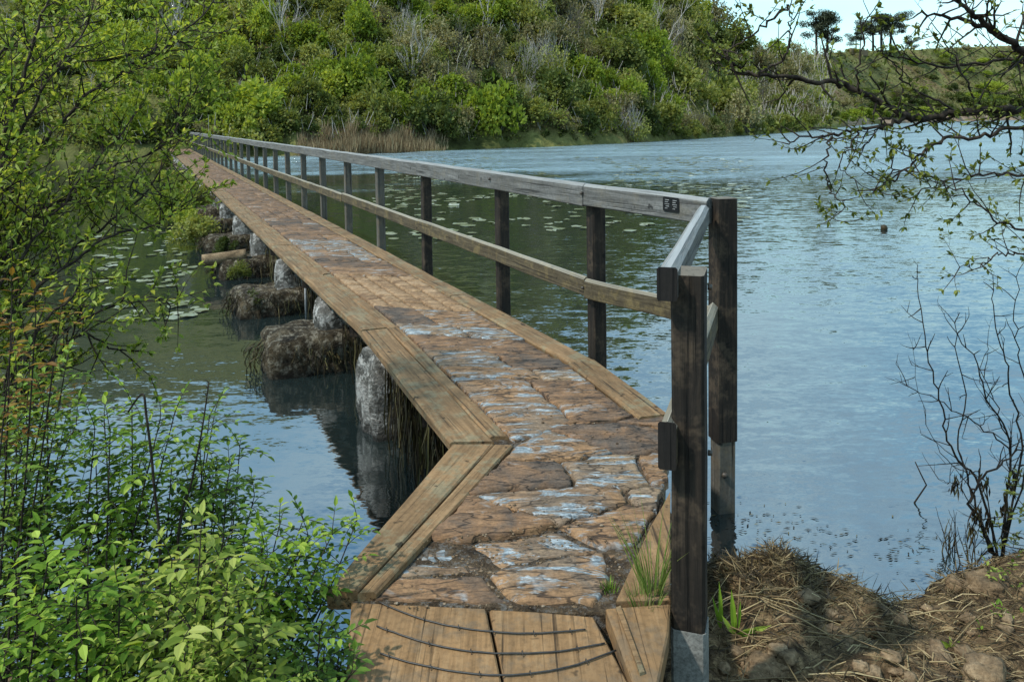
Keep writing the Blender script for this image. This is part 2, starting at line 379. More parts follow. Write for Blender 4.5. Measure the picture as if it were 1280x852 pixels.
# ------------------------------------------------------------------ sky, sun, render settings
SUN_EL, SUN_DIR = 54, V((-.80, -.42, 0)).normalized()
w = bpy.data.worlds.new('World'); scn.world = w; w.use_nodes = True
nt = w.node_tree; nt.nodes.clear()
sky = N(nt, 'ShaderNodeTexSky', sky_type='NISHITA'); sky.sun_disc = False
sky.sun_elevation = rad(SUN_EL); sky.sun_rotation = math.atan2(SUN_DIR.x, SUN_DIR.y)
sky.air_density = 1.3; sky.ozone_density = 2.0; sky.dust_density = .6
tc = N(nt, 'ShaderNodeTexCoord')
mp = N(nt, 'ShaderNodeMapping'); mp.inputs['Scale'].default_value = (1.0, 1.0, 2.6); mp.inputs['Location'].default_value = (1.75, .6, 0)
L(nt, tc.outputs['Generated'], mp.inputs[0])
cl = tex(nt, mp.outputs[0], 2.6, 7, .58, .3)
cm = ramp(nt, cl, [(.30, 0.), (.58, 1.)])
skc = mix(nt, 1., sky.outputs[0], (1.05, 1.55, 1.6), 'MULTIPLY')
skc = mix(nt, mth(nt, 'MULTIPLY', cm, .70), skc, (6.3, 8.5, 9.4))
bg = N(nt, 'ShaderNodeBackground'); bg.inputs[1].default_value = .15
L(nt, skc, bg.inputs[0]); wo = N(nt, 'ShaderNodeOutputWorld'); L(nt, bg.outputs[0], wo.inputs[0])
sl = bpy.data.lights.new('sun', 'SUN'); sl.energy = 4.3; sl.angle = rad(2.5); sl.color = (1, .95, .86)
so = bpy.data.objects.new('sun', sl); col.objects.link(so); so.location = (-20, 10, 40)
sv = SUN_DIR*math.cos(rad(SUN_EL)) + V((0, 0, math.sin(rad(SUN_EL))))
so.rotation_euler = sv.to_track_quat('Z', 'Y').to_euler()
scn.view_settings.view_transform = 'Standard'; scn.view_settings.look = 'None'; scn.view_settings.exposure = 0
scn.render.engine = 'CYCLES'
scn.cycles.max_bounces = 6; scn.cycles.diffuse_bounces = 3; scn.cycles.glossy_bounces = 3; scn.cycles.transmission_bounces = 3
scn.cycles.caustics_reflective = False; scn.cycles.caustics_refractive = False
scn.cycles.use_denoising = True

# ------------------------------------------------------------------ the lake and the land round it
def lerp_t(tab, x):
    if x <= tab[0][0]: return tab[0][1]
    for (a, b), (c_, d_) in zip(tab, tab[1:]):
        if x <= c_: return b + (d_-b)*(x-a)/(c_-a)
    return tab[-1][1]
mb = MB()
g = 40; ext = 900
mb.add([V((-ext, -60, 0)), V((ext, -60, 0)), V((ext, 900, 0)), V((-ext, 900, 0))], [(0, 1, 2, 3)])
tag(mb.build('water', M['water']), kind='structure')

SHORE = [(-1.3, 46), (-.7, 52), (-.45, 55), (-.33, 57), (-.2, 60), (-.14, 62.5), (.06, 71), (.16, 80), (.24, 92), (.30, 106), (.36, 127), (.41, 170), (.46, 236), (.54, 280), (.64, 312), (1.3, 330)]
RIDGE = [(-1.3, 140), (-.45, 150), (.06, 160), (.20, 168), (.28, 190), (.36, 260), (.46, 340), (.64, 420), (1.3, 430)]
ELEV = [(-1.3, 330), (0, 330), (.14, 250), (.20, 170), (.24, 122), (.28, 92), (.32, 76), (.36, 78), (.46, 82), (.56, 84), (.64, 86), (1.3, 90)]
def land_z(a, y):
    ys = lerp_t(SHORE, a); yr = lerp_t(RIDGE, a); zr = EYE + lerp_t(ELEV, a)*yr/1000
    ys += 1.4*nz((a*40, 0, 0), 1, 3) * ys/80
    t = (y-ys)/(yr-ys); x = a*y
    if t < 0: return max(-3, (y-ys)*.35)
    if t > 1: return zr - (y-yr)*.12
    bank = .7*(1-math.exp(-(y-ys)/1.2))
    z = bank + (zr-bank)*(t**1.02 if a < .25 else t**1.35)
    return z + 1.1*nz((x/16, y/16, 0), 1, 1)*min(1, t*6)
mb = MB(); AN, YN = 230, 64
avals = [-1.3 + 2.6*i/AN for i in range(AN+1)]
for a in avals:
    ys, yr = lerp_t(SHORE, a), lerp_t(RIDGE, a)
    for j in range(YN+1):
        f = j/YN
        y = ys - 8 + (9 + (yr-ys+120)*max(0, f-.12)**1.5) if f > .12 else ys - 8 + 9*f/.12
        mb.v.append(V((a*y, y, land_z(a, y))))
for i in range(AN):
    for j in range(YN):
        k = i*(YN+1)+j
        mb.f.append([k, k+YN+1, k+YN+2, k+1]); mb.m.append(0); mb.s.append(True)
tag(mb.build('hills', M['hill']), kind='structure')

# beach strip of pale shingle at the distant shore (one sheet following the shoreline, proud of the hill)
mb = MB(); ring = []
for i in range(90):
    a = .42 + .5*i/89; ys = lerp_t(SHORE, a) + 1.4*nz((a*40, 0, 0), 1, 3)*lerp_t(SHORE, a)/80
    w0, w1 = ys-.5, ys + 5.5 + 2*nz((a*30, 4, 1))
    mb.v += [V((a*w0, w0, .03)), V((a*w1, w1, land_z(a, w1)+.5))]
for i in range(89): mb.f.append([2*i, 2*i+2, 2*i+3, 2*i+1]); mb.m.append(0); mb.s.append(True)
M['beach'] = rough_mat('pale shingle', [(.3, (.16, .11, .075)), (.7, (.33, .24, .17))], .4, .5, .2, world=True)
tag(mb.build('beach', M['beach']), kind='structure')

# near bank
BANK = [(-8, 5.2), (-5, 4.3), (-3, 3.6), (-1.6, 3.1), (-.9, 2.85), (-.4, 2.85), (.3, 3.3), (.7, 3.75), (1.0, 3.95), (1.3, 3.9), (1.55, 3.72), (1.75, 3.64), (1.95, 3.72), (2.3, 3.9), (2.7, 4.05), (4, 4.6), (8, 5.2)]
def bank_z(x, y):
    ys = lerp_t(BANK, x) + .05*nz((x*4, y*2, 0), 1, 2)
    d = ys - y
    z = .34*(1-math.exp(-d/.55)) if d > 0 else max(-.7, d*.6)
    if d > -.1:
        k = min(1, (d+.1)/.25)
        z += k*(.045*nz((x*3, y*3, 0), 1, 4) + .05*nz((x*8, y*8, 0), 1, 6) + .022*nz((x*21, y*21, 0), 1, 8))
        # the heap of dried weed beside the post, a boulder hump further along
        z += k*.10*math.exp(-((x-1.15)/.30)**2 - ((y-3.58)/.24)**2)
        z += k*.05*math.exp(-((x-2.5)/.5)**2 - ((y-3.6)/.4)**2)
    return z
def graded(lo, a, b, hi, fine, coarse):
    v = []; x = lo
    while x < hi: v.append(x); x += fine if a <= x < b else coarse
    return v
mb = MB(); xs = graded(-8, -1.2, 3.4, 8, .028, .12); ysn = graded(-3.2, 2.2, 4.25, 5.8, .028, .12)
for x in xs:
    for y in ysn: mb.v.append(V((x, y, bank_z(x, y))))
ny = len(ysn)
for i in range(len(xs)-1):
    for j in range(ny-1):
        k = i*ny+j; mb.f.append([k, k+ny, k+ny+1, k+1]); mb.m.append(0); mb.s.append(True)
tag(mb.build('ground', M['soil']), kind='structure')

# ------------------------------------------------------------------ the footbridge
DZ = .70
bridge = empty('footbridge', (0, 4, 0))
tag(bridge, 'long narrow stone flagged footbridge with plank edges and one timber handrail crossing the lake', 'footbridge')
BI = Matrix.Translation((0, -4, 0))
def into_bridge(o, parent=bridge):
    o.parent = parent
    if parent is bridge: o.matrix_parent_inverse = BI
    return o
NB = V((.909, .416, 0)); AB = V((-.416, .909, 0))          # across (to the right) and along the causeway
def Lx(y): return -1.17 - .458*(y-6.04) if y > 6.04 else -1.17 + (6.04-y)*.394
def Rx(y): return .53 - .455*(y-5.22) if y > 5.22 else .53 + (5.22-y)*.30
def LP(y, off=0., z=0.): return V((Lx(y), y, z)) + NB*off
def RP(y, off=0., z=0.): return V((Rx(y), y, z)) + NB*off
YEND = 55.
def inset(poly, d):
    n = len(poly); out = []
    for i in range(n):
        p0, p1, p2 = poly[i-1], poly[i], poly[(i+1) % n]
        e0 = (p1-p0).normalized(); e1 = (p2-p1).normalized()
        n0 = V((-e0.y, e0.x, 0)); n1 = V((-e1.y, e1.x, 0)); b = n0+n1
        k = d/max(.35, (b.length/2)**2*2) if b.length > 1e-6 else 0
        out.append(p1 + b*k)
    return out
def ccw(poly):
    a = sum(poly[i-1].x*poly[i].y - poly[i].x*poly[i-1].y for i in range(len(poly)))
    return poly if a > 0 else poly[::-1]
def poly_board(name, pts, z0, z1, mat, parent, ch=.006):
    pts = ccw([V((p[0], p[1], 0)) for p in pts]); cen = sum(pts, V())/len(pts)
    pts = [p-cen for p in pts]; n = len(pts); q = inset(pts, ch)
    mb = MB(); vs = [V((p.x, p.y, z0-z1)) for p in pts] + [V((p.x, p.y, -ch)) for p in pts] + [V((p.x, p.y, 0)) for p in q]
    fs = [[i*n+j, i*n+(j+1) % n, (i+1)*n+(j+1) % n, (i+1)*n+j] for i in range(2) for j in range(n)]
    fs += [list(range(n))[::-1], list(range(2*n, 3*n))]
    mb.add(vs, fs)
    o = mb.build(name, mat); o.location = (cen.x, cen.y, z1); return into_bridge(o, parent)

# edge planks, left pair and right single row
ys = [3.86, 6.04]
while ys[-1] < YEND - 2: ys.append(ys[-1] + R.choice([2.1, 2.25, 2.4]))
ys.append(YEND)
for i in range(len(ys)-1):
    a, b = ys[i], ys[i+1]; g0 = .004
    first = (i == 0)
    d = (LP(b)-LP(a)).normalized(); n_ = V((d.y, -d.x, 0))
    dz = R.uniform(-.004, .004)
    wd = .205
    p0 = LP(a) + n_*wd/2 + d*g0; p1 = LP(b) + n_*wd/2 - d*g0
    o = timber('edge_plank', p0 + V((0, 0, DZ-.03+dz)), p1 + V((0, 0, DZ-.03+dz)), wd, .06, M['plank'], None, 10, skew0=.41*wd/2 if first else 0, ch=.010, wob=.007); into_bridge(o)
    w2 = .085
    p0 = LP(a) + n_*(wd+.006+w2/2) + d*(g0 + (.02 if first else R.uniform(0, .02))); p1 = LP(b) + n_*(wd+.006+w2/2) - d*g0
    o = timber('inner_plank', p0 + V((0, 0, DZ-.032)), p1 + V((0, 0, DZ-.032)), w2, .05, M['plank'], None, 10, skew0=.41*w2/2 if first else 0, ch=.010, wob=.009); into_bridge(o)
ys = [4.22, 5.22, 7.3]
while ys[-1] < YEND - 2: ys.append(ys[-1] + R.choice([2.1, 2.3, 2.5]))
ys.append(YEND)
for i in range(len(ys)-1):
    a, b = ys[i], ys[i+1]; d = (RP(b)-RP(a)).normalized(); n_ = V((d.y, -d.x, 0)); wd = .185
    o = timber('edge_plank', RP(a) - n_*wd/2 + d*.004 + V((0, 0, DZ-.03)), RP(b) - n_*wd/2 - d*.004 + V((0, 0, DZ-.03)), wd, .06, M['plank'], None, 10, ch=.012, wob=.008)
    into_bridge(o)
# landing boards
o = timber('landing_board', (-.595, 2.63, DZ-.03), (-.212, 3.845, DZ-.03), .100, .065, M['board_x'] if 'board_x' in M else M['plank'], None, 8, skew0=-.30*.05, skew1=-.30*.10, w1=.195, ch=.006); into_bridge(o)
o = timber('landing_board', (-.511, 2.622, DZ-.031), (-.061, 3.838, DZ-.031), .060, .06, M['plank'], None, 8, skew0=-.36*.03, skew1=-.36*.045, w1=.090, ch=.008, wob=.005); into_bridge(o)
zb = .665
A = [P(440, 741, zb), P(607, 757, zb), P(627, 852, zb), V((P(640, 980, zb).x-.004, 1.65, 0)), V((P(440, 985, zb).x, 1.65, 0))]
poly_board('front_board', A, zb-.06, zb, M['board'], bridge)
A = [P(611, 757.5, zb), P(742, 769, zb), P(786, 852, zb), V((.26, 1.65, 0)), V((P(640, 980, zb).x+.004, 1.65, 0)), P(631, 852, zb)]
poly_board('front_board', A, zb-.06, zb-.002, M['board'], bridge)
A = [P(770, 748, DZ), P(814, 654, DZ), (.655, 3.33), P(838, 747, DZ)]
poly_board('side_board', A, DZ-.07, DZ-.002, M['board'], bridge)
A = [P(757, 757, DZ), P(838, 751, DZ), (.465, 2.40), (.39, 2.17), (.24, 1.65), (.175, 1.65), P(792, 852, DZ)]
poly_board('side_board', A, DZ-.07, DZ-.006, M['board'], bridge)
A = [P(770, 760, DZ), P(776, 758, DZ), P(806, 840, DZ), P(800, 842, DZ)]
poly_board('fillet', A, DZ-.008, DZ+.006, M['plank'], bridge, .002)

# anti-slip wires stapled to the front boards
for pts in ([(474, 752), (515, 769), (560, 781), (600, 787), (650, 791), (700, 789), (732, 786)],
            [(471, 782), (520, 799), (570, 811), (630, 816), (700, 813), (756, 803)],
            [(475, 816), (520, 829), (580, 840), (640, 843), (710, 833), (770, 812)]):
    w3 = cat([P(x, y, zb+.004) for x, y in pts], 6); mb = MB()
    mb.tube([p + V((0, 0, .002*nz(p, 30))) for p in w3], .0028, .0028, 6)
    for k in range(2, len(w3)-1, 6):
        p = w3[k]; mb.tube([p + V((.002, -.010, -.004)), p + V((.001, -.006, .005)), p + V((-.001, .006, .005)), p + V((-.002, .010, -.004))], .0014, .0014, 4)
    into_bridge(mb.build('wire', M['wire']))

# masonry bed under the paving
def strip(name, lf, rf, ya, yb, z0, z1, mat, k=60):
    mb = MB()
    for i in range(k+1):
        y = ya + (yb-ya)*i/k; a, b = lf(y), rf(y)
        mb.v += [V((a.x, a.y, z0)), V((a.x, a.y, z1)), V((b.x, b.y, z1)), V((b.x, b.y, z0))]
    for i in range(k):
        for j in range(4):
            mb.f.append([i*4+j, i*4+(j+1) % 4, i*4+4+(j+1) % 4, i*4+4+j]); mb.m.append(0); mb.s.append(False)
    mb.f += [[0, 3, 2, 1], [k*4, k*4+1, k*4+2, k*4+3]]; mb.m += [0, 0]; mb.s += [False, False]
    return into_bridge(mb.build(name, mat))
strip('paving_bed', lambda y: LP(y, .10), lambda y: RP(y, -.06), 4.25, YEND, .52, .672-.004, M['bed'], 70)
LAND = [(-.03, 3.80), (-.50, 2.60), (-.20, 2.57), (.25, 2.54), (.30, 2.60), (.52, 3.06), (.66, 3.36), (.76, 3.80), (.84, 4.22), (.5, 4.62), (-.12, 4.28)]
poly_board('landing_bed', [(-.20, 3.86), (-.56, 2.62), (.44, 2.52), (.63, 3.36), (.81, 4.24), (.5, 4.6), (-.2, 4.35)], .30, .670, M['bed'], bridge)

# flagstones
def edge_pts(poly, step=.035, amp=.011):
    out = []
    n = len(poly)
    for i in range(n):
        a, b = poly[i], poly[(i+1) % n]; k = max(1, int((b-a).length/step))
        for j in range(k): out.append(a + (b-a)*(j/k))
    return [V((p.x + amp*nz(p, 11, 1) + amp*.6*nz(p, 28, 2), p.y + amp*nz(p, 11, 3) + amp*.6*nz(p, 28, 4), 0)) for p in out]
def flag_into(mb, poly, z, gap=.006, rgh=.006, mi=0, fine=True, step=.035, amp=.011):
    e = edge_pts(ccw(poly), step, amp); cen = sum(e, V())/len(e); n = len(e)
    tx, ty = R.uniform(-.012, .012), R.uniform(-.012, .012); zz = z + R.uniform(-.007, .006); sd = R.random()*40
    def H(p, k): return zz + tx*(p.x-cen.x) + ty*(p.y-cen.y) + k*(rgh*nz((p.x*1.3, p.y*3, 0), 5, sd) + rgh*.9*nz((p.x*2, p.y*4, 0), 12, sd))
    rings = []
    def ring(d, f=None):
        r = []
        for p in e:
            t = cen-p; l = t.length
            r.append(p + t*min(.9, d/l) if f is None else p + t*f)
        return r
    r0 = ring(gap); mb0 = [V((p.x, p.y, z-.05)) for p in r0]
    r1 = ring(gap); r2 = ring(gap+.010)
    layers = [mb0, [V((p.x, p.y, H(p, .6)-.013)) for p in r1], [V((p.x, p.y, H(p, 1)-.002)) for p in r2]]
    for f in ([.22, .42, .62, .82] if fine else [.5]):
        layers.append([V((p.x, p.y, H(p, 1))) for p in ring(0, f)])
    vs = [p for l in layers for p in l] + [V((cen.x, cen.y, H(cen, 1)))]
    k = len(layers)
    fs = [[i*n+j, i*n+(j+1) % n, (i+1)*n+(j+1) % n, (i+1)*n+j] for i in range(k-1) for j in range(n)]
    fs += [[(k-1)*n+j, (k-1)*n+(j+1) % n, k*n] for j in range(n)]
    mb.add(vs, fs, mi, True)
def one_flag(name, poly, z=DZ-.002, mat='flag', **kw):
    mb = MB(); flag_into(mb, poly, z, **kw); into_bridge(mb.build(name, M[mat]))
def clip(poly, a, b):   # the half of poly nearer to a than to b
    mid = (a+b)/2; nn = b-a; out = []
    for i in range(len(poly)):
        p, q = poly[i-1], poly[i]; dp, dq = (p-mid).dot(nn), (q-mid).dot(nn)
        if dp <= 0: out.append(p)
        if dp*dq < 0: out.append(p + (q-p)*(dp/(dp-dq)))
    return out
# landing: crazy paving
SQ = 1.55
seeds = []
tries = 0
while len(seeds) < 17 and tries < 5000:
    tries += 1
    p = V((R.uniform(-.5, .85), R.uniform(2.62, 4.4)*SQ, 0))
    if p.x < -.50 + (p.y/SQ-2.6)*.38: continue
    if all((p-q).length > .27 for q in seeds): seeds.append(p)
def hull_clip(poly, hull):
    n = len(hull); hull = ccw(hull)
    for i in range(n):
        a, b = hull[i], hull[(i+1) % n]; e = b-a; nn = V((e.y, -e.x, 0)); out = []
        for j in range(len(poly)):
            p, q = poly[j-1], poly[j]; dp, dq = (p-a).dot(nn), (q-a).dot(nn)
            if dp <= 0: out.append(p)
            if dp*dq < 0: out.append(p + (q-p)*(dp/(dp-dq)))
        poly = out
        if len(poly) < 3: return []
    return poly
for i, s in enumerate(seeds):
    poly = [V((-3, 0, 0)), V((3, 0, 0)), V((3, 12, 0)), V((-3, 12, 0))]
    for j, t in enumerate(seeds):
        if i != j: poly = clip(poly, s, t)
    poly = hull_clip(poly, [V((-.49, 2.625*SQ, 0)), V((.25, 2.56*SQ, 0)), V((.66, 3.37*SQ, 0)), V((.82, 4.22*SQ, 0)), V((.40, 4.30*SQ, 0)), V((.0, 3.86*SQ, 0))])
    if len(poly) < 3: continue
    poly = [V((p.x, p.y/SQ, 0)) for p in poly]
    if poly and max(p.y for p in poly)-min(p.y for p in poly) > .05: one_flag('flagstone', poly, z=DZ-.002 - (R.uniform(.018, .030) if s.y/SQ < 2.92 else 0), rgh=.004, gap=.011, amp=.024)
# causeway: rows of flags, with panels of setts
def row_poly(u0a, u0b, u1a, u1b, fa, fb):
    def pt(y, f): 
        a, b = LP(y, .302), RP(y, -.195); return a + (b-a)*f
    return [pt(u0a, fa), pt(u0b, fb), pt(u1b, fb), pt(u1a, fa)]
far_mb = MB(); count = 0
SETTS = [(6.72, 8.25), (13.4, 15.0), (21, 23), (30, 32.5)]
yk = 4.3; pa, pb = 3.80, 4.30
while yk < YEND - .4:
    zone = next((q for q in SETTS if q[0] <= yk < q[1]), None)
    if zone:
        n_ = 6; step = (zone[1]-yk)/n_
        for r_ in range(n_):
            for c_ in range(5):
                y0, y1 = yk + r_*step, yk + (r_+1)*step
                pl = row_poly(y0, y0, y1, y1, c_/5, (c_+1)/5)
                if yk < 10: one_flag('sett', pl, z=DZ-.002, mat='sett', gap=.012, rgh=.003, fine=False, step=.05, amp=.003)
                else: flag_into(far_mb, pl, DZ-.004, gap=.005, fine=False, step=.12, amp=.004)
        yk = zone[1]; pa = pb = yk
        continue
    st = R.uniform(.26, .55); lim = min([q[0] for q in SETTS if q[0] > yk] + [YEND])
    na, nb = yk + st + R.uniform(-.07, .07), yk + st + R.uniform(-.07, .07) + (.1 if yk < 5 else 0)
    if lim - max(na, nb) < .2: na = nb = lim
    cuts = [0] + sorted(R.sample([.3, .42, .55, .68], R.choice([0, 0, 1, 1]))) + [1]
    for c0, c1 in zip(cuts, cuts[1:]):
        m0a, m0b = pa + (pb-pa)*c0, pa + (pb-pa)*c1; m1a, m1b = na + (nb-na)*c0, na + (nb-na)*c1
        pl = row_poly(m0a, m0b, m1a, m1b, c0, c1)
        if yk < 15: one_flag('flagstone', pl, rgh=.003, gap=.010, amp=.020)
        else: flag_into(far_mb, pl, DZ-.002, gap=.008, fine=False, step=.10)
    pa, pb = na, nb; yk = yk + st if na != lim else lim
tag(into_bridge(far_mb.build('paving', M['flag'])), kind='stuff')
# loose grit and small stones lying in the worn part of the landing
mb = MB()
for k in range(1100):
    if k < 900: x, y = R.gauss(.0, .25), R.gauss(2.74, .13)
    else: x, y = R.uniform(-.1, .7), R.uniform(2.9, 4.4)
    if not (2.57 < y < 4.4 and -.48 + (y-2.62)*.38 < x < .30 + (y-2.6)*.45): continue
    s_ = R.choice([.0012, .0015, .002, .003, .004, .005])
    lump(mb, (x, y, DZ-.004 - (.026 if y < 2.90 else 0) + s_*.3), (s_*R.uniform(.9, 1.9), s_*R.uniform(.8, 1.3), s_*.7), R.random()*30, .3, 2.4, 0, 6, 4)
tag(mb.build('gravel', M['grit']), 'grey brown grit and small stones worn loose on the landing flags', 'gravel', kind='stuff')

# piers with footings
piery = [5.85, 7.55, 9.8, 12.2, 14.7]
while piery[-1] < 50: piery.append(piery[-1] + 2.5)
rotb = math.atan2(AB.y, AB.x)
def rot_lump(name, mb, cen, mat, parent):
    o = mb.build(name, mat); o.matrix_world = Matrix.Translation(cen) @ Matrix.Rotation(rotb, 4, 'Z')
    return into_bridge(o, parent)
for i, y in enumerate(piery):
    mb = MB(); far = y > 18; nu, nv = (10, 6) if far else (48, 28)
    lump(mb, (0, 0, 0), (.20 if i else .27, .53, .68), i*3.1+2, .10, 16, 0, nu, nv)
    rot_lump('pier', mb, LP(y, .50) + V((0, 0, -.08)), M['pier'], bridge)
    if i:
        mb = MB(); sx = R.uniform(.30, .42)
        lump(mb, (0, 0, 0), (sx, .56, .38), i*5.7, .11, 10, 0, nu, nv)
        rot_lump('pier_footing', mb, LP(y, .02) + V((0, 0, -.08 + (.06 if i == 1 else R.uniform(-.03, .03)))), M['footing'], bridge)
# two cross bearers and a hanging bracket seen below the edge
for y in (4.6, 6.6, 8.6, 10.8):
    o = timber('cross_bearer', LP(y, .07, .565), RP(y, -.07, .565), .14, .11, M['post'], None, 2); into_bridge(o)
# abutment stones under the near boards
for (x, y, z, sx, sy, sz) in ((-.42, 2.35, .30, .16, .30, .28), (-.30, 2.9, .22, .25, .25, .30), (.15, 2.5, .28, .22, .35, .30), (-.1, 3.55, .18, .24, .3, .38), (.45, 3.8, .18, .28, .3, .38)):
    mb = MB(); lump(mb, (0, 0, 0), (sx, sy, sz), x*9+y, .16, 3.5, 0, 22, 14)
    o = mb.build('abutment_stone', M['moss'] if x < -.35 else M['footing']); o.location = (x, y, z); into_bridge(o)

# handrail
posts = [RP(5.28, .06), RP(6.70, .06), RP(8.55, .06)]
while posts[-1].y < YEND-1.2: posts.append(RP(posts[-1].y + 1.66, .06))
for i, p in enumerate(posts):
    o = post('rail_post', p.x, p.y, .30 if i < 3 else .38, 1.80, .098, M['post'] if i < 3 else M['greypost'], None, rad(24.6), lean=(R.uniform(-.012, .012), R.uniform(-.012, .012)))
    into_bridge(o)
C0 = V((1.205, 4.57, 0))
o = post('corner_post', C0.x, C0.y, .42, 1.825, .125, M['post'], None, rad(12)); into_bridge(o)
o = post('post_foot', C0.x, C0.y - .004, -.45, .47, .110, M['greypost'], None, rad(12)); into_bridge(o)
o = post('near_post', .565, 2.552, .62, 1.792, .106, M['post'], None, rad(-19), top_slope=.006); into_bridge(o)
o = post('post_foot', .565, 2.552, .05, .626, .111, M['shoe'], None, rad(-19)); into_bridge(o)
railp = [p - NB*.078 for p in posts]
jo = V((0, 0, 0))
segs = [(V((1.12, 4.54, 1.755)), railp[0] + V((0, 0, 1.79)))]
k = 0
while k < len(railp)-1:
    k2 = min(k+2, len(railp)-1); segs.append((railp[k] + V((0, 0, 1.79)), railp[k2] + V((0, 0, 1.79 + R.uniform(-.006, .006))))); k = k2
rails = []
seg0 = segs[0]; segs = [(seg0[0], segs[1][0])] + segs[1:]
for a, b in segs:
    o = timber('top_rail', a, b, .052, .150, M['rail'], None, 10, ch=.006, wob=.007, round_=.012); into_bridge(o); rails.append(o)
for a, b in segs:
    z_ = V((0, 0, -.615)); 
    o = timber('lower_rail', a + z_ + V((0, 0, -.0)), b + z_ + V((0, 0, R.uniform(-.01, .01))), .045, .128, M['midrail'], None, 10, ch=.006, wob=.009, round_=.010); into_bridge(o)
# return rails to the near post
ra, rb = PD(834, 355, 2.47), PD(880, 268, 4.50)
o = timber('return_rail', ra, rb, .062, .104, M['rail'], None, 10, ch=.005, wob=.004, round_=.014); into_bridge(o)
d = (ra-rb).normalized()
o = timber('rail_end', ra + d*.004, ra + d*.0, .064, .106, M['endgrain'], None, 1, ch=.006, wob=0); into_bridge(o)
la = PD(834, 557, 2.47)
o = timber('return_rail', la, V((1.13, 4.50, 1.16)), .055, .150, M['midrail'], None, 10, ch=.006, wob=.004, round_=.02); into_bridge(o)
o = timber('rail_end', la + d*.004, la, .057, .152, M['endgrain'], None, 1, ch=.006, wob=0); into_bridge(o)
# bolts
def bolt(p, nn, r=.011):
    mb = MB(); mb.tube([p, p + nn*.014], r, r*.9, 7); into_bridge(mb.build('bolt', M['metal']))
bolt(railp[0] - NB*.030 + V((0, 0, 1.80)), -NB); bolt(railp[0] - NB*.026 + V((0, 0, 1.17)), -NB)
bolt(railp[1] - NB*.030 + V((0, 0, 1.80)), -NB); bolt(V((.623, 2.545, 1.74)), V((.95, -.3, 0)).normalized(), .010)
bolt(V((.622, 2.540, 1.20)), V((.95, -.3, 0)).normalized(), .010); bolt(C0 + V((-.005, -.062, .23)), V((-.2, -1, 0)).normalized(), .018)
# plaque on the top rail
a, b = segs[0]; dd = (b-a).normalized(); nn = V((-dd.y, dd.x, 0)); nn = nn if nn.y < 0 else -nn
pc = a + dd*.245 + nn*.030 + V((0, 0, .012))
def plate(mb, cen, w_, h_, t_, rr=.0, mi=0):
    out = []
    pts = []
    for sx, sz, a0 in ((1, 1, 0), (-1, 1, 90), (-1, -1, 180), (1, -1, 270)):
        for k in range(4):
            t = rad(a0 + 30*k); pts.append((sx*(w_/2-rr) + rr*math.cos(t), sz*(h_/2-rr) + rr*math.sin(t)))
    n = len(pts); vs = [cen + dd*(-x) + V((0, 0, z)) for x, z in pts] + [cen + nn*t_ + dd*(-x) + V((0, 0, z)) for x, z in pts]
    mb.add(vs, [[j, (j+1) % n, n+(j+1) % n, n+j] for j in range(n)] + [list(range(n, 2*n))], mi)
mb = MB(); plate(mb, pc, .118, .086, .004, .010)
pq = into_bridge(mb.build('plaque', M['black'])); pq['label'] = 'small black plaque with two panels of pale print'
mb = MB()
for sx in (-1, 1):
    for k, (wl, dx) in enumerate(((.030, 0), (.024, .004), (.034, 0), (.026, -.003), (.018, .006))):
        plate(mb, pc + nn*.0042 + dd*(sx*.028 + dx) + V((0, 0, .026 - k*.0125)), wl, .0042, .0006, .0012)
o = mb.build('lettering', M['white']); o.parent = pq

# ------------------------------------------------------------------ waterweed hanging under the causeway
def weed(y0, y1, cen_off, n, label, zt=.60, zb=.0, left_only=False):
    mb = MB()
    for k in range(n):
        y = R.uniform(y0, y1); off = R.uniform(*cen_off)
        p = LP(y, off, 0); top = zt + R.uniform(-.22, .03); ln = min(top+.02, R.uniform(.15, .55))
        q = p + V((0, 0, top)); pts = [q]
        for j in range(4):
            q = q + V((R.uniform(-.018, .018), R.uniform(-.018, .018), -ln/4)); pts.append(q)
        sd = V((R.uniform(-1, 1), R.uniform(-1, 1), 0)).normalized()*R.uniform(.002, .005)
        vs = [v for pp in pts for v in (pp-sd, pp+sd)]
        mb.add(vs, [(2*i, 2*i+1, 2*i+3, 2*i+2) for i in range(4)], 0, True)
    return tag(mb.build('waterweed', M['weed']), label, 'waterweed', 'dark waterweed hanging under the footbridge', 'stuff')
weed(4.35, 5.55, (.06, .60), 1300, 'long curtain of dark brown weed hanging between the first pier and the bend')
